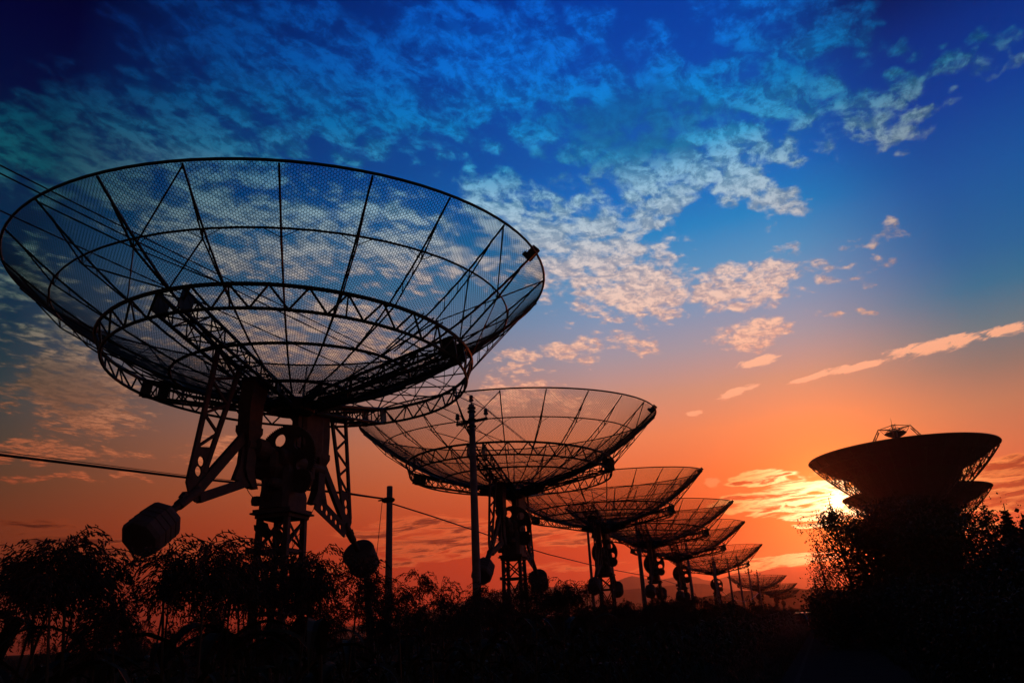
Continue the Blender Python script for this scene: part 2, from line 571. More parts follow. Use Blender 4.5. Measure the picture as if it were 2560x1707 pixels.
def copy_tree(o, parent=None):
    c = o.copy()
    col.objects.link(c)
    if parent is not None:
        c.parent = parent
    for ch in o.children:
        copy_tree(ch, c)
    return c


def plate(name, outline, holes, thick, m, parent, mtx):
    """flat plate with holes, extruded, placed by mtx"""
    cu = bpy.data.curves.new(name, 'CURVE')
    cu.dimensions = '2D'
    cu.fill_mode = 'BOTH'
    cu.extrude = thick / 2
    for loop in [outline] + holes:
        sp = cu.splines.new('POLY')
        sp.points.add(len(loop) - 1)
        for p, (x, y) in zip(sp.points, loop):
            p.co = (x, y, 0, 1)
        sp.use_cyclic_u = True
    tmp = bpy.data.objects.new(name, cu)
    me = bpy.data.meshes.new_from_object(tmp)
    bpy.data.objects.remove(tmp)
    me.name = name
    me.materials.clear()
    me.materials.append(m)
    me.transform(mtx)
    return link(name, me, parent)


def circ(cx, cy, r, n=14):
    return [(cx + r * math.cos(2 * math.pi * i / n), cy + r * math.sin(2 * math.pi * i / n)) for i in range(n)]


# ------------------------------------------------------------------ setting: ground, road, mountains, haze
ROW = Vector((0.374, 1.0, 0)).normalized()          # the road and the row of dishes run this way
PERP = Vector((ROW.y, -ROW.x, 0))                  # to the right of it
LINE0 = Vector((-0.98, 0, 0))                      # a point of the road's left edge line


def along(t, w, z=0.0):
    p = LINE0 + ROW * t + PERP * w
    return Vector((p.x, p.y, z))


b = MB()
n = 64
for r_ in (0.0, 30, 120, 600, 7000):
    for i in range(n):
        a = 2 * math.pi * i / n
        b.v.append(Vector((r_ * math.cos(a), r_ * math.sin(a), 0)))
for k in range(4):
    for i in range(n):
        j = (i + 1) % n
        b.f.append((k * n + i, k * n + j, (k + 1) * n + j, (k + 1) * n + i))
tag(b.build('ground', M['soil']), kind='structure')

b = MB()
for i in range(61):
    t = -12 + i * 6.0
    for w in (-0.40, 2.95):
        p = along(t, w, 0.004 + 0.0)
        b.v.append(p)
for i in range(60):
    b.f.append((2 * i, 2 * i + 1, 2 * i + 3, 2 * i + 2))
tag(b.build('road', M['road']), kind='structure')
b = MB()
for i in range(61):
    t = -12 + i * 6.0
    for w in (-0.06, 0.06):
        b.v.append(along(t, w, 0.008))
for i in range(60):
    b.f.append((2 * i, 2 * i + 1, 2 * i + 3, 2 * i + 2))
tag(b.build('road_edge_line', M['paint']), kind='structure')


def hills(name, dist, pts, depth, seed, rough):
    """a ridge with a front and a back slope, its crest following the given silhouette"""
    r2 = random.Random(seed)
    pts = sorted((azel(x, y)[0], math.tan(azel(x, y)[1])) for x, y in pts)
    A = np.array([p[0] for p in pts])
    T = np.array([p[1] for p in pts])
    N, K = 260, 14
    az = np.linspace(A[0], A[-1], N)
    crest = np.interp(az, A, T) * dist + EYE.z
    jag = np.zeros(N)
    for o_ in range(5):
        kn = np.array([r2.uniform(-1, 1) for _ in range(8 * 2 ** o_ + 2)])
        jag += np.interp(np.linspace(0, len(kn) - 1, N), np.arange(len(kn)), kn) / (1.9 ** o_)
    crest = np.maximum(crest + jag * rough, 0.5)
    bb = MB()
    gul = [[r2.uniform(-1, 1) for _ in range(K)] for _ in range(N)]
    for i in range(N):
        for k in range(K):
            u = (k / (K - 1)) * 2 - 1
            dd = dist + u * depth
            prof = max(0.0, 1 - abs(u)) ** 0.85
            h = crest[i] * prof * (1 + 0.10 * gul[i][k] * (0 if abs(u) < .1 else 1) * (1 - prof))
            if abs(u) > .99:
                h = -0.5
            bb.v.append(Vector((math.sin(az[i]) * dd, math.cos(az[i]) * dd, h)))
    for i in range(N - 1):
        for k in range(K - 1):
            bb.f.append((i * K + k, (i + 1) * K + k, (i + 1) * K + k + 1, i * K + k + 1))
    return tag(bb.build(name, M['hill'], smooth=True), kind='structure')


RIDGE = [(640, 1600), (900, 1560), (1100, 1515), (1230, 1478), (1300, 1458), (1360, 1462), (1420, 1460), (1480, 1470), (1530, 1452), (1560, 1438), (1580, 1432), (1600, 1437),
         (1640, 1446), (1660, 1441), (1685, 1435), (1736, 1434), (1744, 1436), (1757, 1442), (1779, 1445), (1809, 1436), (1844, 1423), (1853, 1426),
         (1861, 1422), (1879, 1427), (1892, 1424), (1911, 1417), (1942, 1410), (1961, 1408), (1993, 1409), (2004, 1407), (2033, 1409), (2043, 1405),
         (2090, 1408), (2200, 1400), (2330, 1412), (2450, 1425), (2560, 1430), (2900, 1440)]
hills('far_mountains', 6000, RIDGE, 900, 3, 3.5)
hills('middle_hills', 3400, [(1380, 1545), (1480, 1500), (1560, 1470), (1640, 1462), (1736, 1454), (1762, 1455), (1790, 1462), (1850, 1475), (1900, 1478), (1960, 1490),
                             (2050, 1500), (2300, 1498), (2700, 1490)], 650, 5, 2.2)
hills('near_hills', 1000, [(1560, 1540), (1640, 1508), (1700, 1497), (1737, 1486), (1751, 1489), (1776, 1483), (1809, 1485), (1826, 1475), (1844, 1471), (1879, 1472),
                          (1930, 1474), (1984, 1463), (2007, 1467), (2018, 1467), (2027, 1462), (2041, 1467), (2120, 1470), (2300, 1480), (2700, 1470)], 190, 8, 0.6)

b = MB()
b.v = [Vector((x, y, z)) for z in (-1.0, HAZE_TOP) for x, y in ((-7200, -7200), (7200, -7200), (7200, 7200), (-7200, 7200))]
b.f = [(0, 3, 2, 1), (4, 5, 6, 7), (0, 1, 5, 4), (1, 2, 6, 5), (2, 3, 7, 6), (3, 0, 4, 7)]
hz = b.build('haze', M['soil'])
hz.data.materials.clear()
hm = bpy.data.materials.new('haze_air')
hm.use_nodes = True
ht = hm.node_tree
ht.nodes.clear()
ho = ht.nodes.new('ShaderNodeOutputMaterial')
hv = ht.nodes.new('ShaderNodeVolumePrincipled')
hv.inputs['Color'].default_value = (0.92, 0.72, 0.62, 1)
hv.inputs['Density'].default_value = HAZE_DENSITY
hv.inputs['Anisotropy'].default_value = HAZE_G
ht.links.new(hv.outputs[0], ho.inputs['Volume'])
hz.data.materials.append(hm)
tag(hz, kind='stuff')

# ------------------------------------------------------------------ the mesh-dish radio telescope
DR, DF = 4.5, 2.6
RIM_Z = 7.46
PHI0 = R(-76.5)
NR = 24


def zdish(r):
    return r * r / (4 * DF) - DR * DR / (4 * DF)


def dp(r, ph, dz_=0.0):
    return Vector((r * math.cos(ph), r * math.sin(ph), zdish(r) + dz_))


def ringz(ph, base):
    return base - 0.11 * math.cos(ph) - 0.21 * math.sin(ph)


REFL = []          # parts that turn with the reflector
tel = empty('radio_telescope')


def rpart(o):
    REFL.append(o.name)
    o['reflector'] = 1
    return o


b = MB()
b.path([dp(DR, 2 * math.pi * i / 96) for i in range(96)], 0.021, 6, closed=True)
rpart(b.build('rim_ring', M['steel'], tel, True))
for nm, rr_, rad in (('middle_ring', 3.8, .016), ('inner_ring', 2.0, .026), ('hub_ring', 0.95, .030)):
    b = MB()
    b.path([dp(rr_, 2 * math.pi * i / 72, -.03) for i in range(72)], rad, 6, closed=True)
    rpart(b.build(nm, M['steel'], tel, True))

# ring truss: two chords and a zigzag
RT, RTB, ZT, ZB = 3.12, 3.02, -1.30, -1.62
b = MB()
nz = 72
top = [Vector((RT * math.cos(2 * math.pi * i / nz), RT * math.sin(2 * math.pi * i / nz), ringz(2 * math.pi * i / nz, ZT))) for i in range(nz)]
bot = [Vector((RTB * math.cos(2 * math.pi * i / nz), RTB * math.sin(2 * math.pi * i / nz), ringz(2 * math.pi * i / nz, ZB))) for i in range(nz)]
ob = MB()
ob.path(top, .031, 6, closed=True)
rt = rpart(ob.build('ring_truss', M['steel'], tel))
b = MB()
b.path(bot, .026, 6, closed=True)
b.build('lower_chord', M['steel'], rt)
b = MB()
for i in range(nz):
    j = (i + 1) % nz
    if i % 2 == 0:
        b.tube(top[i], bot[j], .018, n=5, cap=False)
    else:
        b.tube(bot[i], top[j], .018, n=5, cap=False)
    if i % 6 == 0:
        b.tube(top[i], bot[i], .014, n=5, cap=False)
b.build('lattice', M['steel'], rt)

# one rib: surface tube, lower chord, posts and the small brackets at the middle ring
ARM_RIBS = (4, 10, 16, 22)


def rib_mesh(ph, big):
    b = MB()
    rs = [0.45 + (DR - 0.45) * i / 14 for i in range(15)]
    b.path([dp(r_, ph, -.035) for r_ in rs], .021 if big else .016, 5)
    e0, e1 = dp(4.22, ph, -.05), dp(3.8, ph, -.17)
    e2 = Vector((RT * math.cos(ph), RT * math.sin(ph), ringz(ph, ZT)))
    b.path([e0, e1, e2], .018 if big else .012, 5)
    for f_, r_ in ((.33, 3.6), (.72, 3.35)):
        q = e1.lerp(e2, f_)
        b.tube(q, dp(math.hypot(q.x, q.y) + .03, ph, -.04), .007, n=4, cap=False)
    b.tube(e1, dp(3.83, ph, -.03), .010, n=4, cap=False)
    for sg in (-1, 1):
        b.tube(e1, dp(3.8, ph + sg * R(3.6), -.03), .006, n=4, cap=False)
    # inner chord back to the inner ring
    e3 = dp(2.0, ph, -.05)
    b.tube(e2, e3, .014, n=5, cap=False)
    return b


for k in range(NR):
    rpart(rib_mesh(PHI0 + k * R(15), k in ARM_RIBS).build('rib', M['steel'], tel))

# one mesh panel of hexagonal wire netting, shared by the 24 bays
D = 0.041
aa = D / math.sqrt(3)
hv_, hf_ = [], []
half = R(7.5)


def hexpt(x, y):
    r_ = math.hypot(x, y)
    return (x, y, zdish(min(r_, DR)) + 0.004 * math.sin(x * 5.3) * math.sin(y * 6.1))


edges = {}
ncol = int(DR / D) + 2
nrow = int(1.3 / (1.5 * aa)) + 2
for i in range(-1, ncol):
    for j in range(-nrow, nrow + 1):
        cx = (i + 0.5 * (j & 1)) * D
        cy = j * 1.5 * aa
        for t in range(6):
            t0, t1 = R(30 + 60 * t), R(90 + 60 * t)
            p = (round(cx + aa * math.cos(t0), 4), round(cy + aa * math.sin(t0), 4))
            q = (round(cx + aa * math.cos(t1), 4), round(cy + aa * math.sin(t1), 4))
            key = (p, q) if p < q else (q, p)
            if key in edges:
                continue
            mx, my = (p[0] + q[0]) / 2, (p[1] + q[1]) / 2
            if mx > 0.3 and abs(math.atan2(my, mx)) <= half and math.hypot(mx, my) < DR - .005:
                edges[key] = 1
wr = 0.0037
for (p, q) in edges:
    a3, b3 = Vector(hexpt(*p)), Vector(hexpt(*q))
    d_ = (b3 - a3).normalized()
    s_ = d_.cross(Vector((0, 0, 1))).normalized()
    t_ = s_.cross(d_)
    k = len(hv_)
    for c in (a3, b3):
        for ang in (90, 210, 330):
            hv_.append(c + s_ * (wr * math.cos(R(ang))) + t_ * (wr * math.sin(R(ang))))
    hf_ += [(k, k + 1, k + 4, k + 3), (k + 1, k + 2, k + 5, k + 4), (k + 2, k, k + 3, k + 5)]
mesh_me = bpy.data.meshes.new('mesh_panel')
mesh_me.from_pydata([tuple(v) for v in hv_], [], hf_)
mesh_me.materials.append(M['wire'])
for k in range(NR):
    o = rpart(link('mesh_panel', mesh_me, tel))
    o['turn'] = PHI0 + (k + .5) * R(15)

# bracing rods that fan out at the four arm ribs
for kk in ARM_RIBS:
    ph = PHI0 + kk * R(15)
    b = MB()
    node = dp(3.8, ph, -.17)
    for sg in (-1, 1):
        b.tube(node, dp(4.48, ph + sg * R(15), -.04), .012, n=5)
        b.tube(node, Vector((RT * math.cos(ph + sg * R(15)), RT * math.sin(ph + sg * R(15)), ringz(ph + sg * R(15), ZT))), .010, n=5)
        b.tube(Vector((RT * math.cos(ph), RT * math.sin(ph), ringz(ph, ZT))), dp(3.8, ph + sg * R(15), -.17), .012, n=5)
    rpart(b.build('brace_rods', M['steel'], tel))

# four box-truss arms from the hub out to the ring truss
for kk in ARM_RIBS:
    ph = PHI0 + kk * R(15)
    er, et = Vector((math.cos(ph), math.sin(ph), 0)), Vector((-math.sin(ph), math.cos(ph), 0))
    b = MB()

    def apt(u, sx, up):
        r_ = 0.35 + (3.06 - 0.35) * u
        z_ = -2.17 + (ringz(ph, ZB) + 2.17) * u + (0.0 if not up else (0.15 + 0.17 * u))
        return er * r_ + et * (sx * (0.23 - .02 * u)) + Vector((0, 0, z_))
    for sx in (-1, 1):
        for up in (0, 1):
            b.tube(apt(0, sx, up), apt(1, sx, up), .027, n=6)
    NB = 9
    for i in range(NB):
        u0, u1 = i / NB, (i + 1) / NB
        for sx in (-1, 1):
            b.tube(apt(u0, sx, i % 2), apt(u1, sx, 1 - i % 2), .014, n=4, cap=False)
            b.tube(apt(u1, sx, 0), apt(u1, sx, 1), .013, n=4, cap=False)
        for up in (0, 1):
            b.tube(apt(u0, -1 if i % 2 else 1, up), apt(u1, 1 if i % 2 else -1, up), .013, n=4, cap=False)
            b.tube(apt(u1, -1, up), apt(u1, 1, up), .013, n=4, cap=False)
    # gusset plates where the arm meets the ring
    for sx in (-1, 1):
        b.bar(apt(.93, sx, 0) + Vector((0, 0, .16)), apt(1.02, sx, 0) + Vector((0, 0, .16)), .02, .32)
    rpart(b.build('support_arm', M['steel'], tel))

b = MB()
b.lathe((0, 0, -2.24), (0, 0, 1), [(0, .30), (.03, .36), (.22, .38), (.25, .34)], 20)
for i in range(8):
    a = 2 * math.pi * i / 8
    b.bar((.3 * math.cos(a), .3 * math.sin(a), -2.1), (.95 * math.cos(a), .95 * math.sin(a), -1.98), .04, .14)
rpart(b.build('hub', M['steel'], tel))

# bracket on the rim with its little cap
b = MB()
ph = PHI0 + 4 * R(15) + R(1)
b.bar(dp(4.34, ph, .05), dp(4.52, ph, .07), .10, .12)
b.tube(dp(4.36, ph, .05), dp(4.30, ph, .20), .025, .05, 6)
rpart(b.build('rim_bracket', M['rust'], tel))

# ---- mount: everything below lies in the plane of the fork (MD) with its normal MN
MD = Vector((math.sin(R(15)), math.cos(R(15)), 0))
MN = Vector((MD.y, -MD.x, 0))
UZ = Vector((0, 0, 1))


def mp_(y, z, x=0.0):
    return MD * y + MN * x + UZ * z


def mframe(x=0.0):
    """matrix that lays a 2-D drawing (y, z) into the fork plane at offset x"""
    return Matrix(((MD.x, 0, MN.x, MN.x * x), (MD.y, 0, MN.y, MN.y * x), (0, 1, 0, 0), (0, 0, 0, 1)))


for sg in (-1, 1):
    b = MB()
    ys = 1.06 * sg

    def rect(z, w, t, y=ys):
        return [mp_(y - w / 2, z, -t / 2), mp_(y + w / 2, z, -t / 2), mp_(y + w / 2, z, t / 2), mp_(y - w / 2, z, t / 2)]
    b.loft([rect(5.52, .40, .24, .98 * sg), rect(5.08, .34, .22), rect(4.74, .33, .21), rect(4.735, .37, .24), rect(4.64, .37, .24), rect(4.52, .24, .17),
            rect(4.05, .22, .15), rect(3.92, .21, .14, .99 * sg), rect(3.80, .15, .12, .88 * sg)][::-1])
    b.loft([rect(4.38, .08, .07, 1.20 * sg), rect(4.12, .12, .07, 1.20 * sg), rect(3.86, .30, .07, 1.22 * sg)][::-1])
    for z in (4.85, 5.1):
        b.bar(mp_(1.06 * sg - .10, z, -.13), mp_(1.06 * sg + .10, z, -.13), .04, .03)
    b.build('fork_column', M['rust'], tel)
    # swing arm: lattice leg, struts, rod
    b = MB()
    o0, o1 = mp_(2.31 * sg, 3.72), mp_(1.98 * sg, 5.72)
    i0, i1 = mp_(2.02 * sg, 3.84), mp_(1.42 * sg, 5.62)
    b.bar(o0, o1, .045, .075, MD)
    b.bar(i0, i1, .045, .075, MD)
    ks = [.22, .35, .48, .61, .75, .88, 1.0]
    for i in range(len(ks) - 1):
        p, q = (o0.lerp(o1, ks[i]), i0.lerp(i1, ks[i + 1])) if i % 2 == 0 else (i0.lerp(i1, ks[i]), o0.lerp(o1, ks[i + 1]))
        b.bar(p, q, .03, .04, MD)
    b.bar(mp_(1.12 * sg, 4.62), mp_(2.16 * sg, 3.55), .07, .15, MD)
    b.lathe(mp_(2.10 * sg, 3.60), mp_(.71 * sg, -.53), [(0, .06), (.02, .075), (.45, .068), (.46, .052), (1.0, .048)], 12)
    b.bar(mp_(2.33 * sg, 3.50), mp_(2.40 * sg, 3.42), .07, .10)
    sa = b.build('swing_arm', M['rust'], tel)
    dr = (o1 - o0).normalized()
    L2 = lambda p: (p.dot(MD), p.z)
    ol = [L2(o0.lerp(o1, -.03) + MD * .04 * sg), L2(o0.lerp(o1, .225) + MD * .045 * sg), L2(i0.lerp(i1, .225) - MD * .045 * sg), L2(i0.lerp(i1, -.04) - MD * .045 * sg),
          (1.98 * sg, 3.52), (2.12 * sg, 3.42), (2.26 * sg, 3.47)]
    hl = []
    for f_ in (.035, .112):
        c = o0.lerp(o1, f_).lerp(i0.lerp(i1, f_), .5)
        hl.append(circ(c.dot(MD), c.z, .072))
    plate('hole_plate', ol, hl, .03, M['rust'], sa, mframe())
    if sg < 0:
        b = MB()
        b.bar(mp_(-1.02, 3.88), mp_(-2.08, 3.48), .08, .13, MD)
        b.build('lower_strut', M['rust'], sa)
    else:
        p, q = Vector((.98, 3.86)), Vector((2.10, 3.46))
        dd = (q - p).normalized()
        nn_ = Vector((-dd.y, dd.x))
        L = (q - p).length
        ol = [tuple(p + nn_ * .10), tuple(q + nn_ * .08), tuple(q - nn_ * .12), tuple(p - nn_ * .13)]
        hl = [circ(*(p + dd * (L * (.20 + .155 * i))), .052) for i in range(5)]
        plate('lower_strut', ol, hl, .025, M['rust'], sa, mframe(.02))
        b = MB()
        b.bar(mp_(p.x, p.y) + UZ * .13, mp_(q.x, q.y) + UZ * .10, .07, .05)
        b.build('lower_strut', M['rust'], sa)
    # counterweight barrel
    ax = mp_(.80 * sg, -.60).normalized()
    c0 = mp_(2.66 * sg, 3.15)
    b = MB()
    if sg < 0:
        b.lathe(c0, ax, [(0, .19), (.03, .245), (.09, .272), (.47, .272), (.53, .245), (.535, .225)], 8)
    else:
        b.lathe(c0, ax, [(0, .27), (.012, .305), (.04, .312), (.42, .29), (.50, .24), (.53, .16), (.535, .1)], 24)
    cw = b.build('counterweight', M['weight'], tel, sg > 0)
    for t in ((.15, .25, .35) if sg < 0 else (.05,)):
        b = MB()
        r_ = .271 if sg < 0 else .311
        b.lathe(c0 + ax * t, ax, [(0, r_), (.006, r_ + .008), (.016, r_ + .008), (.022, r_)], 8 if sg < 0 else 24)
        b.build('band', M['rust'], cw)

# toothed declination wheel with its holes, square to the arms
def wframe(y, z, x=0.0):
    return Matrix(((MN.x, 0, MD.x, MD.x * y + MN.x * x), (MN.y, 0, MD.y, MD.y * y + MN.y * x), (0, 1, 0, z), (0, 0, 0, 1)))


def toothed(nt_, r_):
    out = []
    for i in range(nt_):
        for f_, q in ((0, r_ - .02), (.3, r_), (.55, r_), (.85, r_ - .02)):
            a = 2 * math.pi * (i + f_) / nt_
            out.append((q * math.cos(a), q * math.sin(a)))
    return out


hl = [circ(.345 * math.cos(R(a)), .345 * math.sin(R(a)), .112, 18) for a in (114, 44, -24)]
gw = plate('gear_wheel', toothed(96, .56), hl, .06, M['rust'], tel, wframe(-.06, 4.43, .05))
b = MB()
b.lathe(mp_(-.42, 4.40, .05), MD, [(0, .13), (.03, .17), (.74, .17), (.77, .13)], 18)
b.build('wheel_hub', M['rust'], gw)
plate('pinion', toothed(40, .20), [], .07, M['rust'], tel, wframe(-.10, 4.02, .38))
# axle beam, gearbox, motors, turret
b = MB()
b.tube(mp_(-1.15, 4.44), mp_(1.15, 4.44), .105, n=14)
b.lathe(mp_(-.98, 4.44), MD, [(0, .12), (.03, .17), (.30, .17), (.33, .12)], 16)
b.build('axle', M['rust'], tel)
b = MB()


def orect(z, hy, hx, y=0.0, x=0.0, c=.25):
    """rectangle with cut corners"""
    out = []
    for sy, sx in ((-1, -1), (1, -1), (1, 1), (-1, 1)):
        out += [mp_(y + sy * hy, z, x + sx * hx * (1 - c)), mp_(y + sy * hy * (1 - c), z, x + sx * hx)]
    cen = mp_(y, z, x)
    out.sort(key=lambda p: math.atan2((p - cen).dot(MN), (p - cen).dot(MD)))
    return out


b.loft([orect(3.585, .36, .27), orect(3.80, .36, .27), orect(3.92, .33, .25, -.02), orect(4.16, .30, .24, -.04), orect(4.30, .20, .19, -.04)])
b.build('turret', M['rust'], tel)
b = MB()
b.loft([orect(4.06, .22, .17, -.24, -.10), orect(4.20, .34, .24, -.24, -.10), orect(4.44, .34, .24, -.24, -.10), orect(4.52, .22, .17, -.24, -.10)])
b.loft([orect(4.62, .26, .09, .66, .04), orect(4.76, .34, .11, .64, .04), orect(5.30, .36, .12, .60, .04), orect(5.44, .30, .10, .60, .04)])
b.bar(mp_(.18, 4.66, .06), mp_(.18, 5.40, .06), .12, .12, MD)
b.build('gearbox', M['rust'], tel)
for yy, zz_, xx, ax, L in ((-.36, 4.10, -.08, (0, 0, -1), .36), (-.30, 3.95, .10, tuple(MD * -1), .22), (.66, 4.18, .06, (0, 0, 1), .45)):
    b = MB()
    b.lathe(mp_(yy, zz_, xx), ax, [(0, .07), (.02, .095), (L - .05, .095), (L, .07), (L + .04, .04)], 12)
    b.build('motor', M['rust'], tel)
for (yy, zz_, xx, hw, hh) in ((-.30, 3.72, -.30, .12, .14),):
    b = MB()
    b.loft([orect(zz_ - hh / 2, hw / 2, .06, yy, xx), orect(zz_, hw * .62, .07, yy, xx), orect(zz_ + hh / 2, hw / 2, .06, yy, xx)])
    b.build('junction_box', M['rust'], tel)
b = MB()
for z0, z1, h_ in ((3.44, 3.50, .31), (3.503, 3.53, .37), (3.533, 3.58, .34)):
    b.loft([orect(z0, h_, h_, c=.02), orect(z1, h_, h_, c=.02)])
b.build('platform', M['rust'], tel)
H = .245
for sy in (-1, 1):
    for sx in (-1, 1):
        b = MB()
        b.bar(mp_(sy * (H + .04), 0, sx * (H + .04)), mp_(sy * H, 3.44, sx * H), .085, .085, MD)
        b.build('tower_leg', M['rust'], tel)


def tl(sy, sx, z):
    h_ = H + .04 * (1 - z / 3.44)
    return mp_(sy * h_, z, sx * h_)


b = MB()
cs = [(-1, -1), (1, -1), (1, 1), (-1, 1)]
lev = [0.25, 1.05, 1.95, 2.92, 3.42]
lev = [0.2, 1.1, 2.0, 2.93]
for i in range(4):
    p, q = cs[i], cs[(i + 1) % 4]
    for z in lev:
        b.bar(tl(*p, z), tl(*q, z), .05, .06)
    for z0, z1 in zip([0.2, 1.1, 2.0, 2.93], [1.1, 2.0, 2.93, 3.42]):
        if z1 == 3.42:
            z0 = 2.96
        b.bar(tl(*p, z0), tl(*q, z1), .022, .035)
        b.bar(tl(*q, z0), tl(*p, z1), .022, .035)
b.bar(tl(-1, -1, 2.93) + MD * -.28, tl(1, -1, 2.93), .06, .08)
b.build('tower_bracing', M['rust'], tel)
b = MB()
b.loft([orect(-.02, .75, .75, c=.05), orect(.14, .72, .72, c=.05)])
b.build('concrete_base', M['concrete'], tel)

DISHES = [
    ((-3.89, 12.18), (-0.3, -3.1), 'nearest and largest wire-mesh dish, at the left, its two barrel counterweights hanging above the crop'),
    ((-0.28, 22.16), (0.0, -3.25), 'wire-mesh dish right behind the tall utility pole with three insulators'),
    ((3.43, 32.61), (-1.7, -5.0), 'third wire-mesh dish from the left, rim partly hidden by the dish at the tall pole'),
    ((6.87, 40.91), (1.5, -3.9), 'fourth wire-mesh dish from the left in the receding row'),
    ((10.29, 51.03), (0.9, -1.3), 'fifth wire-mesh dish from the left in the receding row'),
    ((17.34, 70.72), (-1.8, -0.3), 'sixth and last wire-mesh dish of the close row, standing against the mountain foot'),
    ((36.75, 123.2), (2.2, -0.45), 'small distant wire-mesh dish standing apart in front of the red mountain'),
    (tuple(ground_at(1941, 168).xy), (0.5, -0.5), 'hazy far dish peeping out right behind the small distant one'),
    (tuple(ground_at(1957, 212).xy), (0.5, -0.5), 'faintest and farthest wire-mesh dish by the end of the road'),
]


jit = random.Random(12)


def pose(t, xy, tilt):
    t.location = (xy[0], xy[1], 0)
    nrm = Vector((math.sin(R(tilt[0])), math.sin(R(tilt[1])), 1)).normalized()
    rot = Vector((0, 0, 1)).rotation_difference(nrm).to_matrix().to_4x4()
    base = Matrix.Translation((0.03, -.03, RIM_Z)) @ rot
    for ch in t.children:
        if 'reflector' in ch:
            m_ = base @ Matrix.Rotation(ch.get('turn', 0.0), 4, 'Z')
            if t is not tel and ch.name.startswith('mesh_panel'):   # no two dishes carry their netting quite alike
                m_ = m_ @ Matrix.Translation((0, 0, jit.uniform(-.03, .012))) @ Matrix.Rotation(R(jit.uniform(-.3, .3)), 4, 'Y')
            ch.matrix_local = m_


tels = [tel] + [copy_tree(tel) for _ in DISHES[1:]]
for t, (xy, tilt, lab) in zip(tels, DISHES):
    pose(t, xy, tilt)
    tag(t, lab, 'radio telescope', 'wire-mesh radio dishes in a row')


b = MB()
for r_, f0, f1 in ((2.95, -33, -19), (2.45, -34, -19)):
    b.path([dp(r_, R(f0 + (f1 - f0) * i / 5), -.05) for i in range(6)], .014, 5)
for f0 in (-33.5, -28.5, -23.5):
    b.tube(dp(2.2, R(f0), -.05), dp(3.0, R(f0), -.05), .013, n=5)
fr = b.build('repair_frame', M['steel'], tels[0])
fr['reflector'] = 1
pose(tels[0], *DISHES[0][:2])
r2 = random.Random(12)
for t in tels[1:]:
    for ch in t.children:
        if ch.name.startswith('counterweight'):
            ch.matrix_local = Matrix.Translation(MD * r2.uniform(-.05, .05) + UZ * r2.uniform(-.03, .03))


